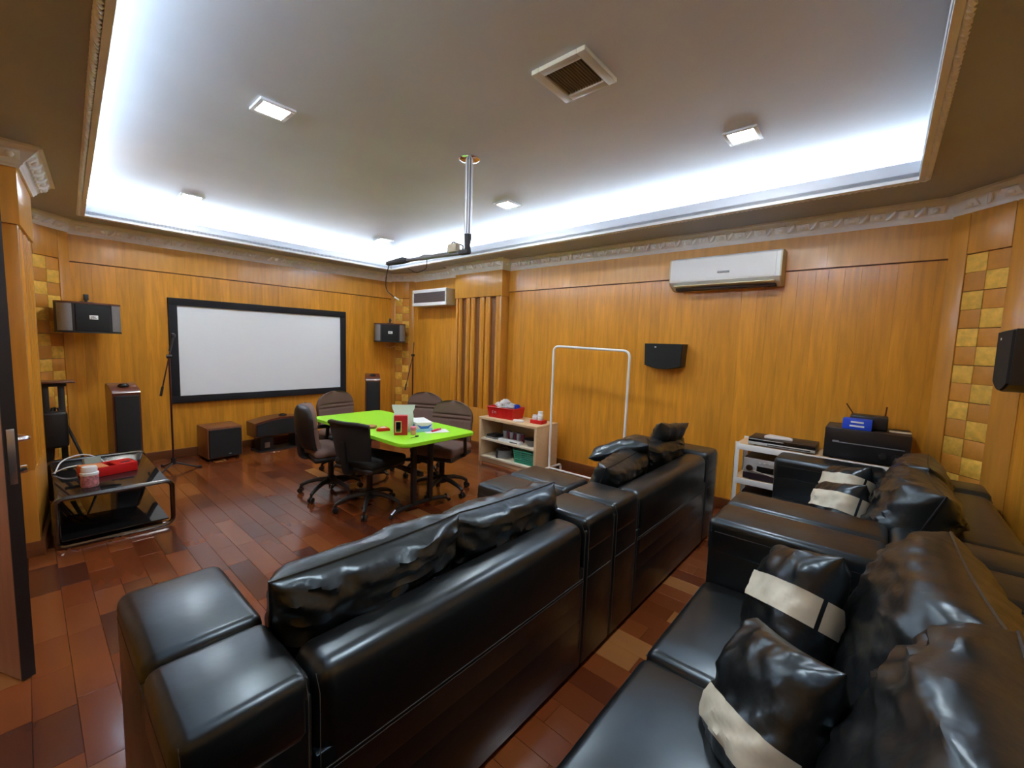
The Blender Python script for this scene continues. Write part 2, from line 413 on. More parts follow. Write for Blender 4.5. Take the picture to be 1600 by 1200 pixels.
# pilasters with battens
def pilaster(name, p0, p1, depth, groups):
    p0 = Vector(p0); p1 = Vector(p1); t = (p1-p0).normalized(); n = Vector((t.y, -t.x)); L = (p1-p0).length; a = math.atan2(t.y, t.x)
    bm = nb(); slab_along(bm, p0, p1, -depth, -0.055, 0, 2.58, 0.03, 0.03); o = struct(name, bm, wood_dark)
    def piece(nm, s0, s1, z0, z1, d0, d1, m, r=0.003):
        b = nb(); rbox(b, ((s0+s1)/2, -(d0+d1)/2, (z0+z1)/2), (s1-s0, d1-d0, z1-z0), r, 2)
        return obj(nm, b, m, o, (p0.x, p0.y, 0), (0, 0, a))
    piece('frieze', 0, L, 2.14, ZS, -depth, 0.0, wood_frieze)
    piece('base_panel', 0.01, L-0.01, 0.0, 0.58, -depth, -0.012, wood_plain)
    piece('plinth', 0.0, L, 0.0, 0.10, -depth, 0.008, base_wood)
    piece('side_stile', 0.01, 0.045, 0.58, 2.14, -depth, -0.012, wood_plain); piece('side_stile', L-0.045, L-0.01, 0.58, 2.14, -depth, -0.012, wood_plain)
    for (f0, f1) in groups:
        b = nb(); s0, s1 = L*f0, L*f1; c = (s0+s1)/2
        pts = [(s0, 0.055), (s0, 0.030), (c-(s1-s0)*0.22, 0.012), (c+(s1-s0)*0.22, 0.012), (s1, 0.030), (s1, 0.055)]
        prism(b, pts, 0.58, 2.14); obj('batten', b, wood_strip, o, (p0.x, p0.y, 0), (0, 0, a))
    return o
GR = [(0.06, 0.13), (0.23, 0.315), (0.335, 0.42), (0.53, 0.62), (0.65, 0.74), (0.86, 0.94)]
pilaster('wall_pilaster', PATH[9], PATH[10], 0.18, GR)
pil_l = pilaster('wall_pier', PATH[1], PATH[2], 0.12, GR)
bm = nb(); prism(bm, [(-0.6, 4.135), (-0.012, 4.135), (0.0, 4.30), (0.0, 4.82), (-0.6, 4.82)], 0, 2.14); obj('pier_core', bm, wood_plain, pil_l)
bm = nb(); prism(bm, [(-0.6, 4.10), (0.019, 4.10), (0.05, 4.5), (0.05, 4.86), (-0.6, 4.86)], 2.14, 2.75); obj('pier_head', bm, wood_frieze, pil_l)
bm = nb(); prism(bm, [(-0.6, 4.115), (-0.006, 4.115), (-0.006, 4.135), (-0.6, 4.135)], 0, 0.1); obj('plinth', bm, base_wood, pil_l)

# cornice, one piece for each wall, with raised ornaments
PROF = [(0.0, ZM-0.004), (0.014, ZM-0.004), (0.022, ZM+0.012), (0.030, ZM+0.018), (0.034, ZM+0.030), (0.098, ZM+0.098), (0.104, ZM+0.106), (0.122, ZM+0.110), (0.122, ZS+0.001), (0.0, ZS+0.001)]
b = nb(); rbox(b, (0, 0, 0), (0.088, 0.024, 0.062), 0.005, 2); lathe(b, [(0.0, 0.012), (0.010, 0.011), (0.019, 0.004), (0.021, -0.004)], 10, (0, -0.015, 0), Matrix.Rotation(PI/2, 4, 'X')); orn_a = mesh('ornament', b, plaster)
b = nb()
tube(b, [(-0.028, -0.004, -0.034), (-0.008, -0.010, -0.018), (0.010, -0.010, 0.010), (0.024, -0.006, 0.034)], [0.008, 0.014, 0.014, 0.008], 6); orn_b = mesh('scroll', b, plaster)
def offs(i, d):
    p = Vector(PATH[i]); k = len(PATH)
    def nrm(j): t = (Vector(PATH[j+1])-Vector(PATH[j])).normalized(); return Vector((t.y, -t.x))
    if i == 0: return p+nrm(0)*d
    if i == k-1: return p+nrm(k-2)*d
    a, b_ = nrm(i-1), nrm(i); m_ = (a+b_)
    return p + m_*(d/max(0.3, 1+a.dot(b_)))
for i in range(len(PATH)-1):
    bm = nb(); ra = []; rb = []
    for d, z in PROF:
        pa, pb = offs(i, d), offs(i+1, d); ra.append(bm.verts.new((pa.x, pa.y, z))); rb.append(bm.verts.new((pb.x, pb.y, z)))
    for j in range(len(PROF)): bm.faces.new((ra[j], rb[j], rb[(j+1) % len(PROF)], ra[(j+1) % len(PROF)]))
    bm.faces.new(ra); bm.faces.new(rb[::-1])
    tr = struct('trim_%d' % (i+1), bm, plaster)
    p0, p1 = offs(i, 0.066), offs(i+1, 0.066); L = (p1-p0).length; t = (p1-p0).normalized(); n = Vector((t.y, -t.x)); a = math.atan2(t.y, t.x)
    k = max(1, int((L-0.02)/0.155))
    if i == len(PATH)-2: continue
    for q in range(k):
        c = p0+t*(L*(q+0.5)/k)
        o = obj('ornament', orn_a, None, tr, (c.x, c.y, ZM+0.064)); o.rotation_euler = (R(46), 0, a)
        if q < k-1:
            c = p0+t*(L*(q+1.0)/k)
            o = obj('scroll', orn_b, None, tr, (c.x+n.x*0.004, c.y+n.y*0.004, ZM+0.064)); o.rotation_euler = (R(46), 0, a)

# ceiling: soffit ring, raised tray, cove lip, cove back, rope moulding
OUT = [(-0.72, -0.80), (-0.72, 6.5), (4.47, 6.5), (4.47, -0.80)]
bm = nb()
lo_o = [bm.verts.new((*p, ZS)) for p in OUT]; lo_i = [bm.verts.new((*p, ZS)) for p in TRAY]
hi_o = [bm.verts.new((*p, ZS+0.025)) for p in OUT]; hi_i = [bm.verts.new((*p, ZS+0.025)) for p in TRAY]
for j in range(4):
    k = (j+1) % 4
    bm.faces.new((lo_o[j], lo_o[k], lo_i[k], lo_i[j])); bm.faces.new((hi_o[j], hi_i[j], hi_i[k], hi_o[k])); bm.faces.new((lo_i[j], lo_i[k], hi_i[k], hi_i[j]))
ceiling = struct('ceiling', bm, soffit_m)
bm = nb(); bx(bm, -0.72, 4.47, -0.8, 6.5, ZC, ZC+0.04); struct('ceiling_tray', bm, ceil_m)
def toff(i, d):     # tray corner pushed outwards by d
    c = Vector((2.0, 2.88)); p = Vector(TRAY[i]); s = Vector((math.copysign(1, p.x-c.x), math.copysign(1, p.y-c.y))); return p+s*d
def ring_wall(name, d0, d1, z0, z1, m):
    bm = nb()
    for j in range(4):
        k = (j+1) % 4; q = [toff(j, d0), toff(k, d0), toff(k, d1), toff(j, d1)]
        prism(bm, [(p.x, p.y) for p in q], z0, z1)
    return struct(name, bm, m)
ring_wall('trim_cove_lip', 0.0, 0.02, ZS-0.002, ZS+0.095, lip_m)
ring_wall('trim_cove_bead', 0.002, 0.028, ZS-0.022, ZS-0.002, plaster)
ring_wall('trim_cove_back', 0.36, 0.38, ZS+0.02, ZC+0.01, lip_m)
for j in range(4):
    k = (j+1) % 4; a = toff(j, 0.042); c = toff(k, 0.042); L = (c-a).length; t = (c-a)/L; n = Vector((t.y, -t.x)); bm = nb(); NS = int(L/0.011)
    for s_ in (0, PI):
        tube(bm, [(a.x+t.x*L*i/NS+n.x*0.007*math.cos(i*1.05+s_), a.y+t.y*L*i/NS+n.y*0.007*math.cos(i*1.05+s_), ZS-0.012+0.007*math.sin(i*1.05+s_)) for i in range(NS+1)], 0.0095, 5)
    struct('trim_rope_%d' % (j+1), bm, plaster)
sides = ['door side', 'projection screen side', 'air conditioner side', 'back sofa side']
for j in range(3):
    k = (j+1) % 4; a = toff(j, 0.27); c = toff(k, 0.27); t = (c-a).normalized(); bm = nb()
    slab_along(bm, a+t*0.08, c-t*0.08, -0.02, 0.02, ZS+0.112, ZS+0.128)
    tag(obj('cove_light', bm, led_cove), 'cold white light strip hidden in the ceiling cove on the %s' % sides[j], 'light strip')

# hall beyond the open door
shell('wall_hall', [(-2.02, -1.9, 1.5, 4.0, 0, 2.6), (-1.95, -0.45, 1.4, 1.5, 0, 2.6), (-1.95, -0.45, 4.0, 4.1, 0, 2.6)], hall_m)
bm = nb(); bx(bm, -2.02, -0.45, 1.4, 4.1, 2.5, 2.56); struct('ceiling_hall', bm, hall_m)
hl = thing('ceiling_lamp', 'round ceiling lamp in the hall beyond the open door', 'lamp', (-1.25, 2.6, 2.5))
bm = nb(); cyl(bm, (0, 0, -0.015), 0.17, 0.03, 24); obj('base', bm, white_pl, hl)
bm = nb(); lathe(bm, [(0.155, -0.03), (0.14, -0.06), (0.08, -0.08), (0, -0.085)], 24); obj('diffuser', bm, led_hall, hl)

# door leaf standing open
door = thing('door_1', 'x', 'x', (XL+0.01, 3.37, 0), 0)
del door['label']; del door['category']; door['kind'] = 'structure'
da = math.atan2(2.645-3.37, -0.055-(XL+0.01)); door.rotation_euler = (0, 0, da)
DW = math.hypot(2.645-3.37, -0.055-(XL+0.01))
bm = nb(); bx(bm, 0.005, DW-0.006, -0.021, 0.021, 0.008, 2.04, 0.002); leaf = obj('leaf', bm, door_m, door)
bm = nb(); bx(bm, DW-0.006, DW, -0.0215, 0.0215, 0.008, 2.04); obj('edge_band', bm, door_edge, leaf)
bm = nb(); bx(bm, DW-0.001, DW+0.002, -0.012, 0.012, 0.86, 1.09, 0.001); obj('latch_plate', bm, steel, leaf)
for s in (1, -1):
    bm = nb(); cyl(bm, (DW-0.07, s*0.026, 1.03), 0.026, 0.012, 20, 'y')
    tube(bm, fillet([(DW-0.07, s*0.025, 1.03), (DW-0.07, s*0.09, 1.03), (DW-0.19, s*0.088, 1.035)], 0.025), [0.010]*7+[0.007], 8)
    obj('lever_handle', bm, chrome, door)
    bm = nb(); cyl(bm, (DW-0.07, s*0.026, 0.90), 0.025, 0.010, 20, 'y'); rbox(bm, (DW-0.07, s*0.052, 0.90), (0.014, 0.044, 0.034), 0.004); obj('thumb_turn', bm, chrome, door)
bm = nb(); bx(bm, XL-0.13, XL+0.015, 2.49, 2.55, 0, 2.12, 0.004); bx(bm, XL-0.13, XL+0.015, 3.375, 3.435, 0, 2.12, 0.004); bx(bm, XL-0.13, XL+0.015, 2.49, 3.435, 2.06, 2.12, 0.004)
struct('trim_door_frame', bm, base_wood)

# ------------------------------------------------------------------ ceiling fittings
DL = [(1.02, 2.80, 'near the open door'), (1.13, 5.16, 'above the left end of the projection screen'), (3.19, 5.10, 'above the corner with the box air conditioner'), (3.07, 2.80, 'above the clothes rail'), (2.95, 0.76, 'above the far end of the front sofas'), (1.02, 0.76, 'over the back sofas near the door')]
def sq_frame(bm, o, i, z0, z1):
    for a, b, c, d in ((-o, o, i, o), (-o, o, -o, -i), (-o, -i, -i, i), (i, o, -i, i)): bx(bm, a, b, c, d, z0, z1, 0.003)
d0 = None
for x, y, where in DL:
    lab = 'square recessed white ceiling downlight, lit, %s' % where
    if d0 is None:
        d0 = thing('downlight', lab, 'lamp', (x, y, ZC), 0, 'recessed ceiling downlights')
        bm = nb(); sq_frame(bm, 0.095, 0.07, -0.014, 0.0); obj('frame', bm, white_pl, d0)
        bm = nb(); bx(bm, -0.07, 0.07, -0.07, 0.07, -0.008, -0.003); obj('diffuser', bm, led_down, d0)
    else: dup(d0, (x, y, ZC), 0, lab)
vent = thing('ceiling_vent', 'square ceiling vent with pale frame and brown grille', 'vent', (1.83, 1.25, ZC))
bm = nb(); sq_frame(bm, 0.15, 0.105, -0.022, 0.0); obj('frame', bm, cream_pl, vent)
bm = nb(); bx(bm, -0.105, 0.105, -0.105, 0.105, -0.006, -0.001); obj('backing', bm, mat('vent dark', (0.10, 0.08, 0.06), 0.8), vent)
vg = mat('vent slat', (0.20, 0.165, 0.12), 0.6)
b = nb(); rbox(b, (0, 0, -0.011), (0.208, 0.008, 0.005), 0, 1, Matrix.Rotation(R(20), 3, 'X')); sm = mesh('slat', b, vg)
for i in range(14): obj('slat', sm, None, vent, (0, -0.098+i*0.0151, 0))

# projector drop pole with folded arm
pj = thing('projector_mount', 'chrome ceiling pole with taped grey arm and loose cables', 'projector mount', (2.17, 2.36, ZC))
bm = nb(); lathe(bm, [(0.075, 0), (0.075, -0.008), (0.06, -0.016), (0.03, -0.018)], 24); obj('ceiling_plate', bm, chrome, pj)
alu = mat('brushed aluminium', (0.78, 0.79, 0.81), 0.32, metal=0.35)
bm = nb(); cyl(bm, (0, 0, -0.27), 0.027, 0.52, 20); obj('pole', bm, alu, pj)
for s in (-1, 1):
    d_ = Vector((-0.66, -0.72, 0)); q_ = Vector((0.72, -0.66, 0)); c_ = d_*0.0255+q_*(s*0.010)
    bm = nb(); cyl(bm, (c_.x, c_.y, -0.27), 0.0035, 0.515, 8); obj('groove', bm, mat('channel', (0.08, 0.08, 0.09), 0.4), pj)
bm = nb(); tube(bm, [(0, 0, -0.50), (0.002, 0, -0.56), (-0.002, 0, -0.61), (0.004, 0.0, -0.66)], [0.026, 0.028, 0.022, 0.026], 10); rbox(bm, (0, 0.03, -0.655), (0.045, 0.1, 0.035), 0.01); obj('taped_joint', bm, tape, pj)
bm = nb(); rbox(bm, (-0.01, 0.14, -0.615), (0.05, 0.10, 0.065), 0.012); obj('bracket_box', bm, cream_pl, pj)
bm = nb(); tube(bm, [(0, 0.02, -0.655), (0, 0.5, -0.645), (-0.01, 1.0, -0.64)], [0.018, 0.016, 0.015], 10); arm = obj('arm', bm, grey_arm, pj)
bm = nb(); tube(bm, [(0, 0.42, -0.646), (0, 0.5, -0.640), (0, 0.58, -0.644)], [0.017, 0.024, 0.017], 10); obj('tape_wrap', bm, grey_pl, arm)
bm = nb(); tube(bm, [(0, 0.72, -0.644), (-0.005, 0.80, -0.636), (-0.008, 0.90, -0.640), (-0.01, 1.02, -0.642)], [0.017, 0.030, 0.026, 0.020], 10); obj('tape_wrap', bm, tape, arm)
bm = nb(); lathe(bm, [(0, 0.014), (0.012, 0.010), (0.015, 0), (0.012, -0.01), (0, -0.014)], 12, (-0.01, 1.035, -0.642)); obj('end_knob', bm, chrome, arm)
bm = nb(); tube(bm, [(0.0, 0.05, -0.66), (0.02, 0.07, -0.60), (0.0, 0.16, -0.565), (0, 0.22, -0.60), (0, 0.22, -0.65)], 0.006, 6); obj('cable', bm, black_pl, pj)
bm = nb(); tube(bm, fillet([(0, 0.48, -0.66), (0.02, 0.50, -0.73), (0, 0.62, -0.76), (-0.02, 0.70, -0.715)], 0.06), 0.003, 6); obj('cable', bm, black_pl, pj)
bm = nb(); tube(bm, fillet([(-0.01, 1.0, -0.65), (0.02, 1.10, -0.75), (0.06, 1.16, -0.86), (0.11, 1.10, -0.92)], 0.06), 0.0045, 6); cb = obj('cable', bm, black_pl, pj)
bm = nb(); tube(bm, [(0.11, 1.10, -0.92), (0.14, 1.07, -0.945)], [0.008, 0.006], 8); obj('plug', bm, white_pl, cb)

# ------------------------------------------------------------------ sofas (all face the screen, local y = 0 at the back)
def seam(bm, pts, r=0.0014): tube(bm, pts, r, 5)
def sofa(name, label, x0, x1, yb, D, arm_w, nseat, left=True, right=True, ztop=0.72, bt=0.2, cush=None, group='black leather sofas'):
    W = x1-x0; s = thing(name, label, 'sofa', ((x0+x1)/2, yb, 0), 0, group); h = W/2
    xa = -h+(arm_w if left else 0); xb = h-(arm_w if right else 0)
    bm = nb(); bx(bm, xa+0.002, xb-0.002, 0.0, D-0.04, 0.05, 0.27, 0.015); obj('seat_base', bm, leather, s)
    bm = nb(); bx(bm, xa+0.003, xb-0.003, 0.0, bt, 0.30, ztop-0.012, 0.055, 5); bx(bm, xa+0.003, xb-0.003, 0.001, bt-0.01, 0.02, 0.5, 0.006, 2)
    bk = obj('back_frame', bm, leather, s)
    bm = nb()
    for dz in (0, 0.012): seam(bm, [(xa+0.01, -0.001, 0.44+dz), (xb-0.01, -0.001, 0.44+dz)], 0.0015)
    seam(bm, [(xa+0.012, -0.001, 0.08), (xa+0.012, -0.0015, ztop-0.06), (xa+0.012, 0.02, ztop-0.022)]); seam(bm, [(xb-0.012, -0.001, 0.08), (xb-0.012, -0.0015, ztop-0.06), (xb-0.012, 0.02, ztop-0.022)])
    obj('stitching', bm, thread, bk)
    for sgn, use in ((-1, left), (1, right)):
        if not use: continue
        a0, a1 = (-h, xa) if sgn < 0 else (xb, h)
        bm = nb(); bx(bm, a0+0.003, a1-0.003, 0.0, D-0.004, 0.02, ztop-0.05, 0.012, 3); am = obj('armrest', bm, leather, s)
        cut = D*0.42
        bm = nb(); v = bx(bm, a0+0.001, a1-0.001, -0.003, cut-0.001, ztop-0.17, ztop, 0.034, 4); obj('arm_pad', bm, leather, am)
        bm = nb(); v = bx(bm, a0+0.001, a1-0.001, cut+0.001, D+0.004, ztop-0.17, ztop+0.004, 0.034, 4); obj('arm_pad', bm, leather, am)
        bm = nb()
        for xx in (a0+0.001, a1-0.001): seam(bm, [(xx, 0.03, ztop-0.055), (xx, D-0.03, ztop-0.055)])
        for xx in (a0+0.016, a1-0.016): seam(bm, [(xx, -0.0035, 0.08), (xx, -0.0045, ztop-0.05), (xx, 0.012, ztop-0.012)])
        seam(bm, [(a0+0.02, -0.001, 0.44), (a1-0.02, -0.001, 0.44)], 0.0016)
        obj('stitching', bm, thread, am)
    for xx in (-h+0.07, h-0.07):
        for yy in (0.07, D-0.09):
            bm = nb(); cyl(bm, (xx, yy, 0.026), 0.024, 0.052, 12); obj('foot', bm, black_pl, s)
    sw = (xb-xa)/nseat
    for i in range(nseat):
        c = xa+sw*(i+0.5)
        bm = nb(); vv = rbox(bm, (c, (bt+D)/2, 0.35), (sw-0.006, D-bt, 0.17), 0.04, 5)
        for v in vv:
            u = (v.co.x-c)/(sw/2); w_ = (v.co.y-(bt+D)/2)/((D-bt)/2)
            if v.co.z > 0.35: v.co.z += 0.018*(1-u*u)*(1-w_*w_)
        bmesh.ops.subdivide_edges(bm, edges=[e for e in bm.edges if e.calc_length() > 0.2], cuts=5, use_grid_fill=True)
        for v in bm.verts:
            u = (v.co.x-c)/(sw/2); w_ = (v.co.y-(bt+D)/2)/((D-bt)/2)
            if v.co.z > 0.39: v.co.z += 0.022*max(0, 1-u*u)*max(0, 1-w_*w_) + 0.004*noise.noise(v.co*6)
        sc = obj('seat_cushion', bm, leather, s)
        bm = nb(); seam(bm, [(c-sw/2+0.03, D+0.0005, 0.40), (c+sw/2-0.03, D+0.0005, 0.40)]); obj('stitching', bm, thread, sc)
    if cush:
        for i, (cx, cw, ch, ct, cz, cy, tilt, yaw, roll, sd) in enumerate(cush):
            bm = pillow(cw, ch, ct, 44, 4.2, 0.42, 0.05, 0.010, sd, fold=0.022)
            o = obj('back_cushion', bm, leather_w, s, (cx, cy, cz)); o.rotation_euler = (R(tilt), R(roll), R(yaw))
            bm = nb(); n_ = 24; pts = []
            for k in range(4):
                for j in range(n_//2):
                    f = -1+2*j/(n_//2)
                    u, v = ((f, -1), (1, f), (-f, 1), (-1, -f))[k]
                    pts.append((cw/2*u*(1-0.05*(1-v*v)*abs(u)**2), 0, ch/2*v*(1-0.05*(1-u*u)*abs(v)**2)))
            tube(bm, pts, 0.0055, 6, True); obj('piping', bm, leather, o)
    return s
# front row
sofa('sofa', 'black leather sofa of the front row nearest the open door, back cushions standing up', 0.14, 1.90, 0.94, 0.72, 0.27, 2, bt=0.17,
     cush=[(-0.295, 0.66, 0.46, 0.21, 0.63, 0.285, 14, 0, 0, 1), (0.315, 0.66, 0.46, 0.21, 0.62, 0.29, 14, -3, 1, 2)])
sofa('sofa', 'black leather sofa of the front row by the clothes rail, cushions slumped', 1.90, 3.65, 0.94, 0.72, 0.27, 2, bt=0.17,
     cush=[(-0.27, 0.64, 0.46, 0.21, 0.60, 0.32, 22, 4, -2, 3), (0.31, 0.64, 0.46, 0.21, 0.62, 0.30, 16, -4, 2, 4)])
# back row
sofa('sofa', 'black leather three-seat sofa of the back row with two black and cream throw pillows', -0.26, 2.36, -0.55, 1.10, 0.29, 3, bt=0.26, ztop=0.72,
     cush=[(0.64, 0.72, 0.56, 0.29, 0.645, 0.40, 20, 3, 0, 5), (-0.04, 0.74, 0.58, 0.30, 0.65, 0.40, 22, -2, 0, 6), (-0.72, 0.7, 0.56, 0.28, 0.65, 0.40, 20, 0, 0, 7)])
sofa('sofa', 'black leather sofa of the back row beside the white metal rack', 2.365, 3.94, -0.55, 1.10, 0.27, 2, bt=0.26, ztop=0.72,
     cush=[(-0.26, 0.58, 0.56, 0.28, 0.635, 0.40, 20, 3, 0, 8), (0.28, 0.58, 0.55, 0.27, 0.64, 0.38, 18, -3, 2, 9)])

def throw(label, loc, rot, size=(0.40, 0.40, 0.15), band=(-0.38, 0.12), seed=0, group=None, vert=False):
    t = thing('throw_pillow', label, 'pillow', loc, 0, group); t.rotation_euler = tuple(R(a) for a in rot)
    w_, h_, k_ = size
    obj('cover', pillow(w_, h_, k_, 32, 3.2, 0.46, 0.06, 0.008, seed, fold=0.008), leather_w, t)
    obj('band', pillow(w_, h_, k_, 32, 3.2, 0.46, 0.06, 0.008, seed, band, 0.007, fold=0.008), cream, t)['label'] = 'cream leather band across the pillow'
    return t
throw('black throw pillow with cream band leaning by the armrest of the three-seat back sofa', (1.74, 0.17, 0.62), (25, 20, 35), (0.36, 0.40, 0.20), (-0.22, 0.26), 11)
throw('black throw pillow with low cream band in the middle of the three-seat back sofa', (1.22, 0.15, 0.575), (28, 16, 40), (0.36, 0.38, 0.18), (-0.66, -0.16), 12)
throw('black throw pillow with cream band, the one nearer the metal rack', (3.42, 0.12, 0.62), (22, 14, 38), (0.32, 0.36, 0.18), (0.0, 0.55), 13)
throw('black throw pillow with cream band, middle of the sofa beside the metal rack', (2.98, 0.13, 0.61), (22, 14, 38), (0.32, 0.36, 0.18), (0.0, 0.55), 14)
throw('black and cream pillow fallen on the front sofa seat by the clothes rail', (2.22, 1.50, 0.53), (-62, 8, 20), (0.36, 0.34, 0.13), (-0.2, 0.5), 15)
o = tag(obj('leather_cushion', pillow(0.46, 0.42, 0.15, 18, 2.6, 0.5, 0.08, 0.012, 16), leather_w, None, (2.83, 1.36, 0.765)), 'loose black leather cushion lying on top of the slumped front sofa cushions', 'pillow'); o.rotation_euler = (R(70), R(8), R(15))
o = tag(obj('leather_cushion', pillow(0.40, 0.36, 0.15, 18, 2.6, 0.5, 0.08, 0.012, 17), leather_w, None, (3.22, 1.22, 0.785)), 'small black leather cushion standing up at the far end of the front sofa', 'pillow'); o.rotation_euler = (R(25), R(5), R(-10))

# ------------------------------------------------------------------ screen and loudspeakers
sc = thing('projection_screen', 'wide white projection screen in a black frame on the far wall', 'screen', (2.215, YS-0.013, 0))
sx, z0, z1, fw = 1.09, 0.665, 1.915, 0.085
bm = nb(); bx(bm, -sx+fw*0.9, sx-fw*0.9, -0.022, -0.014, z0+fw*0.9, z1-fw*0.9); obj('fabric', bm, screen_m, sc)
for nm, q in (('frame_bar', (-sx, sx, z1-fw, z1)), ('frame_bar', (-sx, sx, z0, z0+fw)), ('frame_bar', (-sx, -sx+fw, z0+fw, z1-fw)), ('frame_bar', (sx-fw, sx, z0+fw, z1-fw))):
    bm = nb(); bx(bm, q[0], q[1], -0.045, 0.0, q[2], q[3], 0.004); obj(nm, bm, frame_vel, sc)

def karaoke_speaker(label, loc, rz, back):
    s = thing('wall_speaker', label, 'speaker', loc, rz, 'wall speakers beside the screen')
    prof = [(-0.25, 0.02), (-0.235, -0.03), (-0.16, -0.075), (0.16, -0.075), (0.235, -0.03), (0.25, 0.02), (0.19, 0.19), (-0.19, 0.19)]
    bm = nb(); prism(bm, [(x*0.985, y+0.012) for x, y in prof], -0.135, 0.135); obj('cabinet', bm, black_pl, s)
    bm = nb(); prism(bm, prof, 0.135, 0.150); obj('top_panel', bm, redwood, s)
    bm = nb(); prism(bm, prof, -0.150, -0.135); obj('bottom_panel', bm, black_pl, s)
    bm = nb(); rbox(bm, (0, -0.068, 0), (0.255, 0.016, 0.262), 0.006); obj('centre_grille', bm, black_cloth, s)
    for sg in (-1, 1):
        pts = []
        for k in range(7):
            a = k/6; x = sg*(0.150+0.088*math.sin(a*PI/2)); y = -0.066+0.062*(1-math.cos(a*PI/2)); pts.append((x, y))
        pts += [(sg*0.22, 0.0), (sg*0.15, -0.05)]
        bm = nb(); prism(bm, pts, -0.13, 0.13); obj('side_grille', bm, silver, s)
    bm = nb(); rbox(bm, (0.005, -0.0775, 0.005), (0.066, 0.004, 0.040), 0.002); bd = obj('badge', bm, white_pl, s)
    flat_text('badge_text', 'JBL', 0.032, black_pl, bd, Matrix.Translation((0.005, -0.080, 0.005)) @ Matrix.Rotation(PI/2, 4, 'X'))
    bm = nb(); tube(bm, fillet([(0, 0.06, 0.15), (0, 0.06, 0.205), (back[0], back[1], 0.215)], 0.03), 0.012, 8); rbox(bm, (0, 0.06, 0.155), (0.09, 0.05, 0.012), 0.003); rbox(bm, (0, 0.06, 0.205), (0.035, 0.035, 0.06), 0.006); obj('bracket', bm, black_pl, s)
    return s
spL = karaoke_speaker('black speaker with silver side grilles hung left of the screen by the cork strip', (0.445, 6.0, 1.625), R(14), (0.08, 0.34))
spR = karaoke_speaker('black speaker with silver side grilles hung right of the screen in the corner', (3.93, 6.08, 1.62), R(-32), (0.02, 0.22))

bm = nb(); tube(bm, fillet([(-0.06, 0.02, -0.15), (-0.07, -0.02, -0.22), (0.0, 0.0, -0.25), (0.06, 0.06, -0.21), (0.16, 0.1, -0.23)], 0.05), 0.004, 6); obj('cable', bm, mat('tan cable', (0.55, 0.38, 0.2), 0.5), spR)
def tower(label, loc, rz):
    s = thing('floor_speaker', label, 'speaker', loc, rz, 'tower speakers by the screen')
    side = [(-0.15, 0.02), (-0.15, 0.905), (-0.13, 0.93), (0.02, 0.975), (0.12, 0.985), (0.15, 0.96), (0.15, 0.02)]
    bm = nb(); extr(bm, side, 'x', -0.105, 0.105); obj('cabinet', bm, redwood, s)
    bm = nb(); rbox(bm, (0, -0.155, 0.48), (0.185, 0.022, 0.80), 0.010, 3); obj('grille', bm, black_cloth, s)
    bm = nb(); lathe(bm, [(0.045, 0), (0.045, 0.012), (0.030, 0.028), (0, 0.034)], 16, (0, -0.03, 0.958)); obj('tweeter_dome', bm, black_gl, s)
    bm = nb(); bx(bm, -0.12, 0.12, -0.165, 0.165, 0, 0.022, 0.006); obj('plinth', bm, black_pl, s)
    return s
tower('red-brown tower speaker with black grille standing behind the low black table', (0.625, 5.68, 0), R(4))
tower('red-brown tower speaker with black grille standing right of the screen', (3.45, 5.80, 0), R(-28))

sub = thing('subwoofer', 'cherry wood subwoofer box with bulging black grille below the screen', 'subwoofer', (1.54, 5.885, 0), R(3))
bm = nb(); bx(bm, -0.185, 0.185, 0.0, 0.36, 0.03, 0.40, 0.008); obj('cabinet', bm, subwood, sub)
bm = nb(); rbox(bm, (0, -0.01, 0.21), (0.335, 0.035, 0.335), 0.004, 1)
bmesh.ops.bevel(bm, geom=[e for e in bm.edges if abs(e.verts[0].co.y-e.verts[1].co.y) > 0.02], offset=0.09, segments=6, profile=0.6, affect='EDGES'); obj('grille', bm, black_cloth, sub)
bm = nb(); rbox(bm, (0.04, -0.029, 0.075), (0.03, 0.003, 0.009), 0.001); obj('badge', bm, silver, sub)
for a in (-0.14, 0.14):
    for c in (0.04, 0.32): bm = nb(); cyl(bm, (a, c, 0.016), 0.02, 0.032, 10); obj('foot', bm, black_pl, sub)

cen = thing('centre_speaker', 'long dark centre speaker with curved wooden top below the screen', 'speaker', (2.25, 5.95, 0), R(2))
bm = nb()
top = [(-0.37, 0.36)]+[(-0.37+0.74*k/10, 0.385+0.055*math.sin(PI*k/10)) for k in range(11)]+[(0.37, 0.36), (0.37, 0.20), (-0.37, 0.20)]
extr(bm, top, 'y', 0.0, 0.28); obj('cabinet', bm, redwood, cen)
bm = nb(); extr(bm, [(-0.35, 0.215)]+[(-0.35+0.70*k/10, 0.365+0.050*math.sin(PI*k/10)) for k in range(11)]+[(0.35, 0.215)], 'y', -0.018, 0.0); obj('grille', bm, black_cloth, cen)
for a in (-0.22, 0.22):
    bm = nb(); bx(bm, a-0.08, a+0.08, 0.03, 0.25, 0.015, 0.20, 0.006); obj('stand_block', bm, black_pl, cen)
    bm = nb(); bx(bm, a-0.03, a+0.03, 0.016, 0.03, 0.05, 0.12, 0.004); obj('front_plate', bm, steel, cen)
bm = nb(); bx(bm, -0.33, 0.33, 0.0, 0.28, 0, 0.016, 0.004); obj('base_plate', bm, black_pl, cen)
bm = nb(); lathe(bm, [(0.05, 0), (0.05, 0.015), (0.02, 0.03), (0, 0.032)], 14, (0.02, 0.13, 0.435)); obj('tweeter_dome', bm, black_gl, cen)

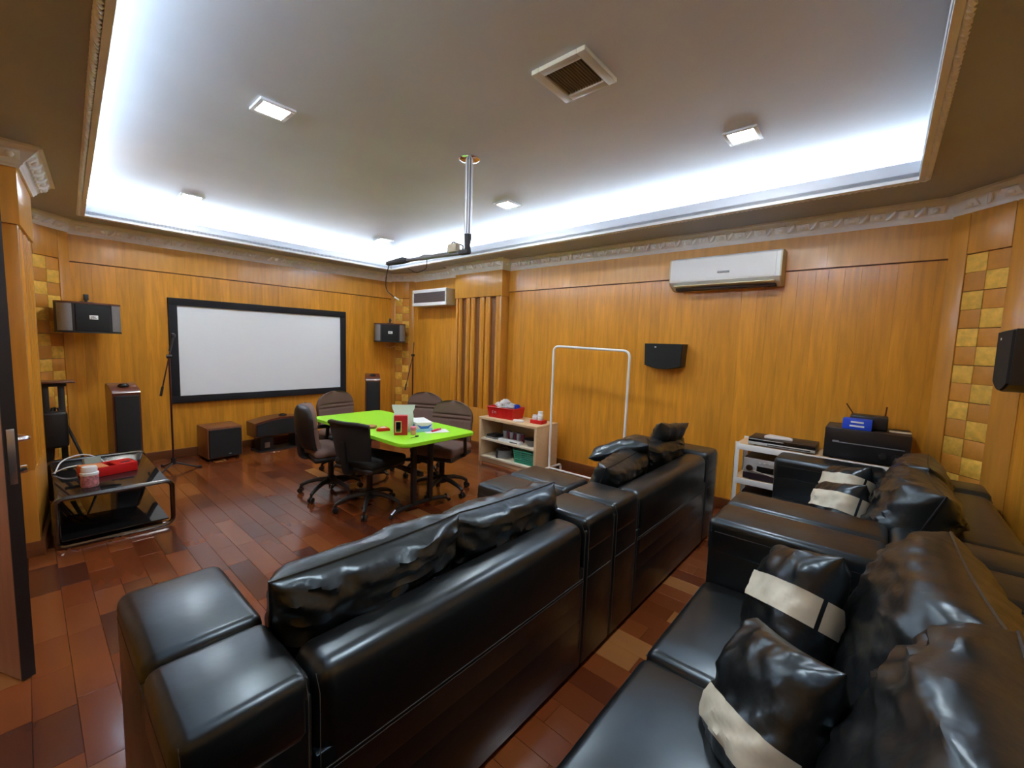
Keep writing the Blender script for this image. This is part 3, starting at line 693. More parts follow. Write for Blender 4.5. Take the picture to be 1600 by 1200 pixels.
def mic_stand(label, loc, clutch, top_, tail, mic=True, rz=0):
    s = thing('microphone_stand', label, 'microphone stand', loc, 0, 'microphone stands')
    bm = nb(); tube(bm, [(0, 0, 0.10), (0, 0, clutch[2])], 0.010, 10); obj('pole', bm, mat('dark red metal', (0.05, 0.012, 0.012), 0.35), s)
    bm = nb(); cyl(bm, (0, 0, 0.10), 0.022, 0.07, 12); obj('hub', bm, black_pl, s)
    for k in range(3):
        a = R(rz+120*k); bm = nb(); tube(bm, [(0, 0, 0.09), (0.20*math.cos(a), 0.20*math.sin(a), 0.012), (0.24*math.cos(a), 0.24*math.sin(a), 0.011)], 0.009, 8); lg = obj('leg', bm, black_pl, s)
        bm = nb(); tube(bm, [(0.22*math.cos(a), 0.22*math.sin(a), 0.012), (0.25*math.cos(a), 0.25*math.sin(a), 0.012)], 0.012, 8); obj('rubber_foot', bm, black_pl, lg)
    bm = nb(); cyl(bm, clutch, 0.02, 0.045, 12, 'x'); obj('clutch', bm, black_pl, s)
    bm = nb(); tube(bm, [tail, clutch, top_], 0.007, 8); bo = obj('boom', bm, MATS['dark red metal'], s)
    d = (Vector(top_)-Vector(tail)).normalized(); tl = Vector(tail)
    bm = nb(); tube(bm, [tl, tl+d*0.10], 0.012, 8); obj('counterweight', bm, black_pl, bo)
    if mic:
        bm = nb(); t = Vector(top_); tube(bm, [t-d*0.16, t-d*0.02, t], [0.011, 0.016, 0.016], 10); lathe(bm, [(0, 0.028), (0.018, 0.022), (0.026, 0.004), (0.022, -0.018), (0.012, -0.026)], 12, t+d*0.015); obj('microphone', bm, black_pl, s)
    return s
mic_stand('microphone stand with tilted boom and black microphone left of the screen', (1.02, 5.78, 0), (0, 0, 1.25), (0.04, 0.02, 1.46), (-0.09, -0.03, 0.83), True, -15)
mic_stand('thin microphone stand with steep boom in the corner right of the screen', (4.0, 5.55, 0), (0, 0, 1.28), (0.04, 0.03, 1.48), (-0.16, -0.03, 0.74), False, 20)

# speaker stand behind the low table
st = thing('speaker_stand', 'black tripod speaker stand with flat top plate and bag in the left corner', 'speaker stand', (0.16, 5.72, 0))
bm = nb(); rbox(bm, (0, 0, 1.02), (0.27, 0.22, 0.018), 0.006); obj('top_plate', bm, redwood, st)
bm = nb(); rbox(bm, (-0.02, 0, 0.995), (0.2, 0.14, 0.03), 0.008); obj('plate_bracket', bm, black_pl, st)
for a in (-0.055, 0.045):
    bm = nb(); bx(bm, a-0.022, a+0.022, -0.02, 0.02, 0.10, 0.99, 0.004); obj('post', bm, black_pl, st)
bm = nb(); rbox(bm, (-0.01, -0.03, 0.58), (0.17, 0.12, 0.34), 0.03, 3); obj('hanging_bag', bm, black_pl, st)
for a in (R(-25), R(100), R(215)):
    bm = nb(); tube(bm, [(0.02*math.cos(a), 0.02*math.sin(a), 0.78), (0.26*math.cos(a), 0.26*math.sin(a), 0.02)], 0.012, 8); obj('leg', bm, black_pl, st)

# small surround speakers
def surround(name, label, loc, rz):
    s = thing(name, label, 'speaker', loc, rz, 'black surround speakers on the walls')
    w_ = 0.195
    low = [(-w_, 0.0), (w_, 0.0)]; bm = nb()
    front = [(-w_, 0.125), (w_, 0.125), (w_*0.95, -0.095)]+[(w_*0.95*(1-2*k/8), -0.095-0.035*math.sin(PI*k/8)) for k in range(1, 8)]+[(-w_*0.95, -0.095)]
    extr(bm, front, 'y', -0.13, 0.0); obj('cabinet', bm, black_pl, s)
    bm = nb(); extr(bm, [(x*0.97, z*0.96) for x, z in front], 'y', -0.142, -0.13); obj('grille', bm, black_cloth, s)
    bm = nb(); rbox(bm, (-0.075, -0.144, 0.09), (0.018, 0.003, 0.010), 0.001); obj('badge', bm, white_pl, s)
    return s
surround('surround_speaker', 'small black surround speaker on the wall below the split air conditioner', (XR-0.013, 1.665, 1.43), R(-90))
s2 = surround('surround_speaker', 'black surround speaker on the back wall next to the cork tile corner', (3.62, YB+0.014, 1.50), R(180)); s2.scale = (1, 1, 1.35)

# ------------------------------------------------------------------ air conditioners
ac = thing('air_conditioner', 'long white split air conditioner on the right wall', 'air conditioner', (XR-0.013, 1.16, 2.22), R(-90))
pr = [(0.0, 0.145), (-0.15, 0.145), (-0.185, 0.125), (-0.195, 0.03), (-0.188, -0.08), (-0.16, -0.105), (-0.06, -0.145), (0.0, -0.145)]
bm = nb(); extr(bm, pr, 'x', -0.455, 0.455); obj('casing', bm, white_pl, ac)
bm = nb(); extr(bm, [(-0.155, 0.135), (-0.19, 0.117), (-0.2, 0.03), (-0.193, -0.072), (-0.188, -0.072), (-0.195, 0.03), (-0.185, 0.115), (-0.153, 0.131)], 'x', -0.445, 0.425); obj('front_panel', bm, mat('ac panel', (0.84, 0.86, 0.87), 0.22), ac)
for sg, wv in ((-1, 0.012), (1, 0.012)):
    bm = nb(); extr(bm, [(y*1.0-0.001 if y < 0 else y, z*1.0) for y, z in pr], 'x', sg*0.455, sg*0.467); obj('end_cap', bm, cream_pl, ac)
bm = nb(); rbox(bm, (-0.0, -0.150, -0.118), (0.84, 0.085, 0.010), 0.003, 2, Matrix.Rotation(R(-8), 3, 'X')); obj('louvre', bm, cream_pl, ac)
bm = nb(); bx(bm, -0.42, 0.42, -0.13, -0.05, -0.149, -0.130); obj('outlet', bm, mat('ac outlet dark', (0.05, 0.035, 0.03), 0.7), ac)
bm = nb(); rbox(bm, (0.02, -0.199, -0.012), (0.10, 0.004, 0.018), 0.001); obj('badge', bm, silver, ac)

a2 = thing('wall_air_conditioner', 'boxy white air conditioner with dark front grille in the far corner', 'air conditioner', (XR-0.016, 5.34, 2.175), R(-90))
bm = nb(); bx(bm, -0.39, 0.43, -0.20, 0.0, -0.125, 0.125, 0.012, 3); obj('casing', bm, cream_pl, a2)
bm = nb()
for q in ((-0.39, 0.43, 0.075, 0.125), (-0.39, 0.43, -0.125, -0.075), (-0.39, -0.365, -0.075, 0.075), (0.405, 0.43, -0.075, 0.075)): bx(bm, q[0], q[1], -0.225, -0.2, q[2], q[3], 0.006)
obj('front_frame', bm, white_pl, a2)
bm = nb(); bx(bm, -0.365, 0.405, -0.212, -0.2, -0.075, 0.075); obj('front_grille', bm, mat('ac dark panel', (0.10, 0.085, 0.09), 0.35), a2)
b = nb(); bx(b, -0.365, 0.405, -0.218, -0.212, -0.002, 0.002); sm = mesh('slat', b, mat('ac slat', (0.16, 0.13, 0.13), 0.4))
for i in range(9): obj('slat', sm, None, a2, (0, 0, -0.064+i*0.016))

# ------------------------------------------------------------------ low black glass table by the door with clutter
ct = thing('coffee_table', 'low black glass table with bent chrome-edged frame beside the door', 'table', (0.395, 4.72, 0))
HW, HD, HT = 0.315, 0.61, 0.355
bm = nb(); rbox(bm, (0, 0, HT-0.008), (2*HW-0.03, 2*HD, 0.014), 0.005); obj('glass_top', bm, dark_glass, ct)
bm = nb(); rbox(bm, (0, 0, 0.052), (2*HW-0.05, 2*HD-0.02, 0.012), 0.005); obj('lower_shelf', bm, dark_glass, ct)
for sg in (-1, 1):
    loop = fillet([(-HW, sg*HD, 0.018), (HW, sg*HD, 0.018), (HW, sg*HD, HT), (-HW, sg*HD, HT)], 0.05, 6, True)
    bm = nb(); tube(bm, loop, 0.016, 8, True); fr = obj('end_frame', bm, mat('dark chrome', (0.16, 0.15, 0.14), 0.18, metal=1.0), ct)
bm = nb(); rbox(bm, (-HW+0.02, 0, 0.20), (0.012, 2*HD-0.06, 0.28), 0.004); obj('side_glass', bm, dark_glass, ct)

TZ = HT+0.0
can = thing('jar', 'pink and white lidded jar on the low black table', 'jar', (0.27, 4.33, TZ))
bm = nb(); lathe(bm, [(0.045, 0), (0.05, 0.01), (0.05, 0.085), (0.044, 0.092)], 20); obj('body', bm, mat('pink label', (0.62, 0.25, 0.27), 0.4, noise_amt=0.5, noise_scale=60), can)
bm = nb(); lathe(bm, [(0.052, 0.09), (0.052, 0.105), (0.044, 0.11), (0.046, 0.135), (0.040, 0.15), (0.0, 0.153)], 20); obj('lid', bm, white_pl, can)
rt = thing('red_box', 'shallow red plastic box with a handle slot on the low black table', 'box', (0.40, 4.66, TZ), R(12))
bm = nb(); bx(bm, -0.16, 0.16, -0.09, 0.09, 0.0, 0.006, 0.002); obj('bottom', bm, red_pl, rt)
for q in ((-0.16, 0.16, -0.09, -0.083), (-0.16, 0.16, 0.083, 0.09), (-0.16, -0.153, -0.083, 0.083), (0.153, 0.16, -0.083, 0.083)):
    bm = nb(); bx(bm, *q, 0.0, 0.075, 0.002); obj('side', bm, red_pl, rt)
bm = nb(); bx(bm, 0.03, 0.155, -0.08, 0.08, 0.06, 0.073, 0.003); lid = obj('lid', bm, red_pl, rt)
bm = nb(); rbox(bm, (0.10, -0.03, 0.0745), (0.06, 0.022, 0.003), 0.001); obj('slot', bm, black_pl, lid)
pk = tag(obj('paper_packet', nb(), orange_pl, None, (0, 0, 0)), 'orange paper packet lying in the red box', 'packet')
bm = nb(); rbox(bm, (0, 0, 0.012), (0.15, 0.15, 0.022), 0.008, 2); pk.data = mesh('paper_packet', bm, orange_pl); pk.location = (0.31, 4.63, TZ+0.062); pk.rotation_euler = (0, R(6), R(12))
bm = nb(); rbox(bm, (0, 0, 0.05), (0.11, 0.035, 0.10), 0.004); o = tag(obj('small_carton', bm, mat('grey green card', (0.30, 0.36, 0.30), 0.6), None, (0.33, 4.86, TZ)), 'small grey green carton leaning behind the red box', 'carton'); o.rotation_euler = (R(-14), 0, R(20))
bm = nb(); tube(bm, fillet([(-0.16, 0.0, 0.006), (-0.12, 0.10, 0.09), (0.02, 0.16, 0.11), (0.12, 0.12, 0.05), (0.14, 0.10, 0.006)], 0.08), 0.005, 6)
tube(bm, fillet([(-0.17, 0.02, 0.006), (-0.10, -0.02, 0.05), (0.0, 0.02, 0.045), (0.05, 0.06, 0.006)], 0.06), 0.005, 6); tag(obj('cable', bm, white_pl, None, (0.27, 4.86, TZ)), 'white cable looped on the low black table', 'cable')

# ------------------------------------------------------------------ lime table
TX, TY, TT = 2.27, 3.515, 0.70
tb = thing('folding_table', 'lime green topped rectangular table on black legs', 'table', (TX, TY, 0))
def rrect(hx, hy, r, n=6):
    pts = []
    for cx, cy, a0 in ((hx-r, hy-r, 0), (-hx+r, hy-r, 90), (-hx+r, -hy+r, 180), (hx-r, -hy+r, 270)):
        for k in range(n+1): a = R(a0+90*k/n); pts.append((cx+r*math.cos(a), cy+r*math.sin(a)))
    return pts
bm = nb(); prism(bm, rrect(0.39, 0.80, 0.07), TT-0.028, TT); bmesh.ops.bevel(bm, geom=[e for e in bm.edges if abs(e.verts[0].co.z-e.verts[1].co.z) < 1e-4], offset=0.006, segments=2, affect='EDGES'); obj('table_top', bm, lime, tb)
bm = nb(); prism(bm, rrect(0.37, 0.78, 0.06), TT-0.036, TT-0.0285); obj('underside', bm, black_pl, tb)
for yy in (-0.52, 0.52):
    for xx in (-0.09, 0.09):
        bm = nb(); bx(bm, xx-0.02, xx+0.02, yy-0.02, yy+0.02, 0.06, TT-0.036, 0.004); obj('leg', bm, black_pl, tb)
    bm = nb(); tube(bm, fillet([(-0.32, yy, 0.012), (-0.29, yy, 0.05), (-0.1, yy, 0.075), (0.1, yy, 0.075), (0.29, yy, 0.05), (0.32, yy, 0.012)], 0.06), 0.018, 10); ft = obj('foot', bm, black_pl, tb)
    for sg in (-1, 1): bm = nb(); tube(bm, [(sg*0.27, yy, 0.066), (sg*0.31, yy, 0.034)], 0.0195, 10); obj('chrome_tip', bm, chrome, ft)
    bm = nb(); bx(bm, -0.3, 0.3, yy-0.025, yy+0.025, TT-0.06, TT-0.036, 0.004); obj('top_bracket', bm, black_pl, tb)
bm = nb(); bx(bm, -0.02, 0.02, -0.52, 0.52, 0.30, 0.34, 0.004); obj('stretcher', bm, black_pl, tb)

t0 = TT
o = thing('red_box', 'upright red carton with a dark framed window on the lime table', 'box', (2.09, 3.06, t0), R(-38))
bm = nb(); bx(bm, -0.055, 0.055, -0.035, 0.035, 0, 0.165, 0.002); obj('carton', bm, mat('red card', (0.50, 0.012, 0.02), 0.45), o)
bm = nb(); bx(bm, -0.045, 0.008, -0.0365, -0.035, 0.022, 0.122, 0.0); fr = obj('window_border', bm, mat('gold print', (0.72, 0.50, 0.25), 0.4), o)
bm = nb(); bx(bm, -0.038, 0.001, -0.038, -0.036, 0.03, 0.114, 0.0); obj('window', bm, black_gl, fr)
o = thing('paper_bag', 'pale mint paper bag with pinched neck standing behind the red carton', 'bag', (2.185, 3.16, t0), R(-38))
bm = nb(); rows = [(0.085, 0.045, 0), (0.085, 0.045, 0.14), (0.078, 0.03, 0.17), (0.095, 0.012, 0.205), (0.10, 0.006, 0.235)]
rings = [[bm.verts.new((sx_*a, sy_*b_, z)) for sx_, sy_ in ((-1, -1), (0, -1.15), (1, -1), (1, 1), (0, 1.15), (-1, 1))] for a, b_, z in rows]
for q, r_ in zip(rings[:-1], rings[1:]):
    for k in range(6): bm.faces.new((q[k], q[(k+1) % 6], r_[(k+1) % 6], r_[k]))
bm.faces.new(rings[0][::-1]); bm.faces.new(rings[-1]); obj('bag', bm, mint, o)
bm = nb(); bx(bm, -0.07, 0.07, -0.0535, -0.052, 0.03, 0.11); obj('print', bm, paper, o)
o = thing('tissue_box', 'long white and blue tissue box on the lime table', 'tissue box', (2.345, 3.13, t0), R(-20))
bm = nb(); bx(bm, -0.075, 0.075, -0.13, 0.13, 0, 0.085, 0.004); obj('carton', bm, paper, o)
bm = nb(); bx(bm, -0.0765, 0.0765, -0.1315, 0.05, 0.0, 0.032, 0.001); obj('cyan_band', bm, tissue_cyan, o)
bm = nb(); extr(bm, [(-0.07, 0.07), (-0.03, 0.052), (0.03, 0.052), (0.07, 0.07), (0.035, 0.03), (-0.035, 0.03)], 'y', -0.1325, -0.130); obj('blue_swoosh', bm, tissue_blue, o)
bm = nb(); extr(bm, [(-0.09, 0.07), (0.0, 0.052), (0.06, 0.052), (0.09, 0.07), (0.05, 0.03), (-0.05, 0.03)], 'x', -0.0775, -0.075); obj('blue_swoosh', bm, tissue_blue, o)
o = thing('small_bottle', 'small clear bottle with pink cap beside the red carton', 'bottle', (2.165, 2.985, t0))
bm = nb(); lathe(bm, [(0.02, 0), (0.024, 0.005), (0.024, 0.03), (0.02, 0.038)], 14); obj('body', bm, mat('peach gel', (0.80, 0.45, 0.25), 0.3), o)
bm = nb(); lathe(bm, [(0.024, 0.038), (0.026, 0.042), (0.026, 0.066), (0.022, 0.07), (0, 0.071)], 14); obj('cap', bm, pink_pl, o)
def heart(r):
    return [(r*0.062*16*math.sin(t)**3, r*0.062*(13*math.cos(t)-5*math.cos(2*t)-2*math.cos(3*t)-math.cos(4*t))) for t in [2*PI*k/26 for k in range(26)]]
o = thing('heart_box', 'red heart shaped dish with orange rim on the lime table', 'dish', (2.07, 3.30, t0), R(30))
bm = nb(); prism(bm, heart(0.062), 0, 0.018); obj('base', bm, red_pl, o)
bm = nb(); prism(bm, heart(0.056), 0.018, 0.026); obj('lid', bm, mat('orange red plastic', (0.80, 0.10, 0.03), 0.35), o)
bm = nb(); prism(bm, heart(0.030), 0.026, 0.028); obj('label_patch', bm, paper, o)
o = thing('snack_tub', 'flat round brown snack tub on the lime table next to the heart dish', 'tub', (2.04, 3.46, t0))
bm = nb(); lathe(bm, [(0.048, 0), (0.056, 0.012), (0.056, 0.018), (0.0, 0.018)], 18); obj('tub', bm, brown_food, o)
bm = nb(); lathe(bm, [(0.045, 0.018), (0.042, 0.023), (0, 0.024)], 18); obj('filling', bm, mat('tan snack', (0.55, 0.28, 0.12), 0.7, noise_amt=0.4, noise_scale=80), o)
bm = nb(); rbox(bm, (0, 0, 0.0012), (0.21, 0.15, 0.002)); o = tag(obj('paper_sheet', bm, paper, None, (2.40, 2.97, t0), (0, 0, R(-25))), 'white paper sheet on the lime table under a red marker', 'paper')
o = thing('marker_pen', 'red marker pen lying on the white paper sheet', 'pen', (2.40, 2.97, t0+0.0115), R(15))
bm = nb(); tube(bm, [(-0.06, 0, 0), (0.025, 0, 0)], 0.009, 10); obj('barrel', bm, mat('red pen', (0.7, 0.02, 0.08), 0.35), o)
bm = nb(); tube(bm, [(0.025, 0, 0), (0.065, 0, 0)], 0.0092, 10); obj('cap', bm, pink_pl, o)
o = thing('key_fob', 'small black key fob near the corner of the lime table', 'key', (2.11, 2.89, t0), R(10))
bm = nb(); rbox(bm, (0.025, 0, 0.006), (0.03, 0.02, 0.011), 0.004); obj('fob', bm, black_pl, o)
bm = nb(); rbox(bm, (-0.018, 0, 0.003), (0.055, 0.006, 0.003), 0.001); obj('key_blade', bm, grey_pl, o)

# ------------------------------------------------------------------ office chairs
def make_chair(label, loc, rz, mesh_back=False):
    c = thing('office_chair', label, 'chair', loc, rz, 'swivel chairs round the lime table')
    sh = 0.45
    if not mesh_back:
        bm = nb(); vv = rbox(bm, (0, 0.02, sh), (0.47, 0.46, 0.085), 0.04, 4); obj('seat_cushion', bm, brown_fab, c)
        bm = nb(); rbox(bm, (0, 0.01, sh-0.055), (0.46, 0.45, 0.05), 0.022, 3); obj('seat_shell', bm, black_pl, c)
        # back: rounded-top pad, with two horizontal channels, and a black shell
        def back(hw, y0, y1, zb, zt, chan, shrink):
            bm = nb(); NU, NV = 14, 48; G = {}
            for side in (0, 1):
                for j in range(NV+1):
                    v = j/NV; z = zb+(zt-zb)*v
                    wid = hw*(1-0.04*(1-v)) if v < 0.5 else hw*math.sqrt(max(0.0, 1-((v-0.5)/0.5)**2.8*0.98))
                    for i in range(NU+1):
                        u = -1+2*i/NU; x = wid*u
                        bul = (1-abs(u)**3)*(1-abs(2*v-1)**6)
                        curve = 0.05*u*u + 0.05*(v-0.3)**2
                        if side == 0:
                            y = y0 + curve - 0.0 + 0.03*bul
                            if chan:
                                for cz in (0.52, 0.62): y -= 0.020*math.exp(-((v-cz)/0.022)**2)*(1-abs(u)**6)
                        else: y = y1 + curve - 0.018*bul
                        G[side, i, j] = bm.verts.new((x, y, z))
            for side in (0, 1):
                for j in range(NV):
                    for i in range(NU):
                        q = (G[side, i, j], G[side, i+1, j], G[side, i+1, j+1], G[side, i, j+1]); bm.faces.new(q if side else q[::-1])
            rim = [(i, 0) for i in range(NU)]+[(NU, j) for j in range(NV)]+[(i, NV) for i in range(NU, 0, -1)]+[(0, j) for j in range(NV, 0, -1)]
            for a, b_ in zip(rim, rim[1:]+rim[:1]):
                try: bm.faces.new((G[0, *a], G[0, *b_], G[1, *b_], G[1, *a]))
                except ValueError: pass
            return bm
        T = Matrix.Rotation(R(7), 4, 'X')
        bm = back(0.225, -0.205, -0.235, sh+0.05, 0.90, True, 0); bmesh.ops.transform(bm, matrix=Matrix.Translation((0, -0.2, sh)) @ T @ Matrix.Translation((0, 0.2, -sh)), verts=bm.verts)
        bk = obj('backrest', bm, brown_fab, c, ang=60)
        bm = back(0.222, -0.234, -0.262, sh+0.045, 0.895, False, 0); bmesh.ops.transform(bm, matrix=Matrix.Translation((0, -0.2, sh)) @ T @ Matrix.Translation((0, 0.2, -sh)), verts=bm.verts)
        obj('back_shell', bm, black_pl, bk, ang=60)
        bm = nb(); tube(bm, fillet([(0, -0.28, 0.62), (0, -0.265, 0.40), (0, -0.05, 0.385)], 0.06), 0.03, 8, flat=0.35); obj('back_bracket', bm, black_pl, c)
        for sg in (-1, 1):
            bm = nb(); tube(bm, fillet([(sg*0.20, 0.04, 0.40), (sg*0.275, 0.04, 0.41), (sg*0.275, 0.06, 0.60), (sg*0.272, -0.15, 0.615), (sg*0.272, 0.15, 0.615)][:3], 0.05), 0.018, 8); am = obj('armrest', bm, black_pl, c)
            bm = nb(); rbox(bm, (sg*0.272, 0.03, 0.61), (0.055, 0.27, 0.032), 0.014, 3); obj('arm_pad', bm, black_pl, am)
    else:
        bm = nb(); rbox(bm, (0, 0.02, sh), (0.45, 0.43, 0.07), 0.03, 4); obj('seat_cushion', bm, black_cloth, c)
        bm = nb(); rbox(bm, (0, 0.01, sh-0.045), (0.44, 0.42, 0.04), 0.018, 3); obj('seat_shell', bm, black_pl, c)
        bm = nb(); NU, NV = 14, 10; g = []
        for sd in (0, 1):
            for j in range(NV+1):
                for i in range(NU+1):
                    u = -1+2*i/NU; v = j/NV; hw = 0.225*(0.88+0.12*v)
                    g.append(bm.verts.new((hw*u, -0.245+0.07*u*u-0.05*v-0.014*sd, sh+0.05+0.315*v-0.02*u**4*v)))
        K = (NU+1)*(NV+1)
        for sd in (0, 1):
            for j in range(NV):
                for i in range(NU):
                    a = sd*K+j*(NU+1)+i; bm.faces.new((g[a], g[a+1], g[a+NU+2], g[a+NU+1]))
        for i in range(NU): bm.faces.new((g[i], g[i+1], g[K+i+1], g[K+i])); a = NV*(NU+1)+i; bm.faces.new((g[a], g[a+1], g[K+a+1], g[K+a]))
        for j in range(NV):
            for e in (0, NU): a = j*(NU+1)+e; bm.faces.new((g[a], g[a+NU+1], g[K+a+NU+1], g[K+a]))
        bk = obj('backrest', bm, black_cloth, c, ang=60)
        bm = nb(); tube(bm, [(0.225*u, -0.302+0.07*u*u, sh+0.365-0.02*u**4) for u in [-1+2*k/12 for k in range(13)]], 0.019, 8); obj('top_roll', bm, black_pl, bk)
        bm = nb(); tube(bm, fillet([(0, -0.285, 0.66), (0, -0.275, 0.40), (0, -0.05, 0.395)], 0.06), 0.035, 8, flat=0.35); obj('back_bracket', bm, black_pl, c)
        bm = nb(); rbox(bm, (0, -0.03, 0.37), (0.16, 0.2, 0.06), 0.015); obj('tilt_box', bm, black_pl, c)
    bm = nb(); cyl(bm, (0, 0, 0.27), 0.026, 0.22, 14); cyl(bm, (0, 0, 0.35), 0.045, 0.06, 14); obj('gas_lift', bm, black_pl, c)
    bm = nb(); lathe(bm, [(0.045, 0.10), (0.05, 0.115), (0.045, 0.17), (0.03, 0.175)], 16); obj('hub', bm, black_pl, c)
    for k in range(5):
        a = R(72*k+18); M_ = Matrix.Rotation(a, 4, 'Z')
        bm = nb(); tube(bm, [(0.03, 0, 0.14), (0.13, 0, 0.135), (0.22, 0, 0.11), (0.285, 0, 0.075)], [0.026, 0.022, 0.018, 0.015], 8); bmesh.ops.transform(bm, matrix=M_, verts=bm.verts); lg = obj('base_leg', bm, black_pl, c)
        bm = nb()
        for s_ in (-1, 1): lathe(bm, [(0.018, -0.009), (0.026, -0.007), (0.026, 0.007), (0.018, 0.009)], 14, (0.285, s_*0.014, 0.027), Matrix.Rotation(PI/2, 4, 'X'))
        rbox(bm, (0.283, 0, 0.045), (0.03, 0.012, 0.05), 0.004); bmesh.ops.transform(bm, matrix=M_, verts=bm.verts); obj('caster', bm, black_pl, lg)
    return c
ch = make_chair('brown office chair with black back shell at the lime table, facing the right wall', (1.90, 3.94, 0), R(-98))
dup(ch, (2.36, 4.50, 0), R(188), 'brown office chair at the end of the lime table below the screen')
dup(ch, (2.93, 3.96, 0), R(118), 'brown office chair on the battened pilaster side of the lime table')
dup(ch, (2.70, 3.24, 0), R(112), 'brown office chair at the lime table nearest the low shelf unit')
make_chair('black low-back swivel chair at the lime table corner', (1.96, 3.34, 0), R(-75), True)

# ------------------------------------------------------------------ low shelf unit and what is on it
sh = thing('shelf_unit', 'low birch open shelf unit with two tiers against the right wall', 'shelf', (3.775, 2.885, 0))
W_, D_, H_ = 0.925, 0.42, 0.575          # along y, along x, up
def part(nm, m, *q, r=0.002): bm = nb(); bx(bm, *q, r); return obj(nm, bm, m, sh)
part('side_panel', birch, 0, D_, 0, 0.035, 0, H_-0.03); part('side_panel', birch, 0, D_, W_-0.035, W_, 0, H_-0.03)
part('top_board', birch, -0.002, D_, -0.003, W_+0.003, H_-0.03, H_); part('shelf_board', birch_in, 0.004, D_-0.01, 0.035, W_-0.035, 0.285, 0.31)
part('bottom_board', birch_in, 0.004, D_-0.01, 0.035, W_-0.035, 0.06, 0.085); part('back_board', birch_in, D_-0.01, D_-0.002, 0.035, W_-0.035, 0.06, H_-0.03); part('kick_board', birch, 0.03, 0.045, 0.035, W_-0.035, 0, 0.06)
def basket(nm, label, loc, rz, hx, hy, h, m, th=0.005, slots=0):
    b_ = thing(nm, label, 'basket', loc, rz)
    bm = nb(); bx(bm, -hx*0.9, hx*0.9, -hy*0.9, hy*0.9, 0, th, 0.002); obj('bottom', bm, m, b_)
    bm = nb()
    def ringq(kx, z): return [(-hx*kx, -hy*kx, z), (hx*kx, -hy*kx, z), (hx*kx, hy*kx, z), (-hx*kx, hy*kx, z)]
    if not slots:
        o_ = [bm.verts.new(p) for p in ringq(0.9, 0)]; t_ = [bm.verts.new(p) for p in ringq(1, h)]; i_ = [bm.verts.new((p[0]*0.965, p[1]*0.965, p[2])) for p in ringq(1, h)]; j_ = [bm.verts.new((p[0]*0.965, p[1]*0.965, p[2]+th)) for p in ringq(0.9, 0)]
        for A, B in ((o_, t_), (t_, i_), (i_, j_)):
            for k in range(4): bm.faces.new((A[k], A[(k+1) % 4], B[(k+1) % 4], B[k]))
        obj('wall', bm, m, b_)
    else:
        for s_ in range(slots):
            kk = 0.9+0.1*s_/(slots-1); z = 0.006+(h-0.012)*s_/(slots-1); rr = [Vector(p) for p in ringq(kk, z)]
            bm2 = nb(); tube(bm2, fillet(rr, 0.02, 3, True), 0.005, 6, True); obj('band', bm2, m, b_)
        for k in range(4):
            a, c_ = Vector(ringq(1, 0)[k]), Vector(ringq(1, 0)[(k+1) % 4])
            for q in range(9):
                p = a.lerp(c_, (q+0.5)/9); tube(bm, [(p.x*0.9, p.y*0.9, 0.003), (p.x, p.y, h-0.004)], 0.003, 5)
        obj('ribs', bm, m, b_)
    bm = nb(); tube(bm, fillet([Vector((p[0]*1.02, p[1]*1.02, p[2])) for p in ringq(1, h)], 0.02, 3, True), 0.009, 6, True, flat=0.6); obj('rim', bm, m, b_)
    return b_
ZT = H_
bk = basket('plastic_basket', 'red plastic basket filled with white cloths on the birch shelf unit', (3.975, 3.54, ZT), R(4), 0.125, 0.205, 0.135, red_pl)
for k in range(6):   # raised ribs on the side facing the room
    bm = nb(); bx(bm, -0.128, -0.118, -0.17+k*0.066, -0.163+k*0.066, 0.02, 0.125, 0.001); o = obj('rib', bm, red_pl, bk)
txm = flat_text('marking', 'DM', 0.045, white_pl, bk, Matrix.Translation((-0.1265, 0.09, 0.07)) @ Matrix.Rotation(R(-5), 4, 'Y') @ Matrix.Rotation(-PI/2, 4, 'Z') @ Matrix.Rotation(PI/2, 4, 'X'))
for k, (dx, dy, dz, sx_) in enumerate([(0.0, 0.08, 0.150, 0.16), (0.01, -0.05, 0.145, 0.17), (0.0, 0.02, 0.185, 0.13)]):
    o = tag(obj('cloth', pillow(sx_, sx_*0.8, 0.07, 14, 2.4, 0.5, 0.1, 0.014, 30+k), white_cloth if k != 1 else mat('light grey cloth', (0.5, 0.5, 0.52), 0.9, bump=0.3), None, (3.975+dx, 3.54+dy, ZT+dz)), ['crumpled white cloth at the far end of the red basket', 'crumpled light grey cloth in the red basket', 'crumpled white cloth on top of the pile in the red basket'][k], 'cloth'); o.rotation_euler = (R(80+8*k), R(10*k-8), R(70+40*k))
o = thing('blue_cup', 'blue plastic cup tilted at the corner of the red basket', 'cup', (4.03, 3.405, ZT+0.09)); bm = nb(); lathe(bm, [(0.028, 0), (0.036, 0.08), (0.033, 0.08), (0.025, 0.004), (0, 0.004)], 16); obj('cup', bm, blue_pl, o); bm = nb(); tube(bm, fillet([(0.034, 0, 0.065), (0.06, 0, 0.06), (0.058, 0, 0.02), (0.030, 0, 0.018)], 0.02), 0.004, 6); obj('handle', bm, blue_pl, o)
o = thing('jar_tray', 'red tray holding white jars on the birch shelf unit', 'tray', (3.98, 3.02, ZT), R(5)); bm = nb(); bx(bm, -0.065, 0.065, -0.08, 0.08, 0, 0.045, 0.006); obj('tray', bm, red_pl, o)
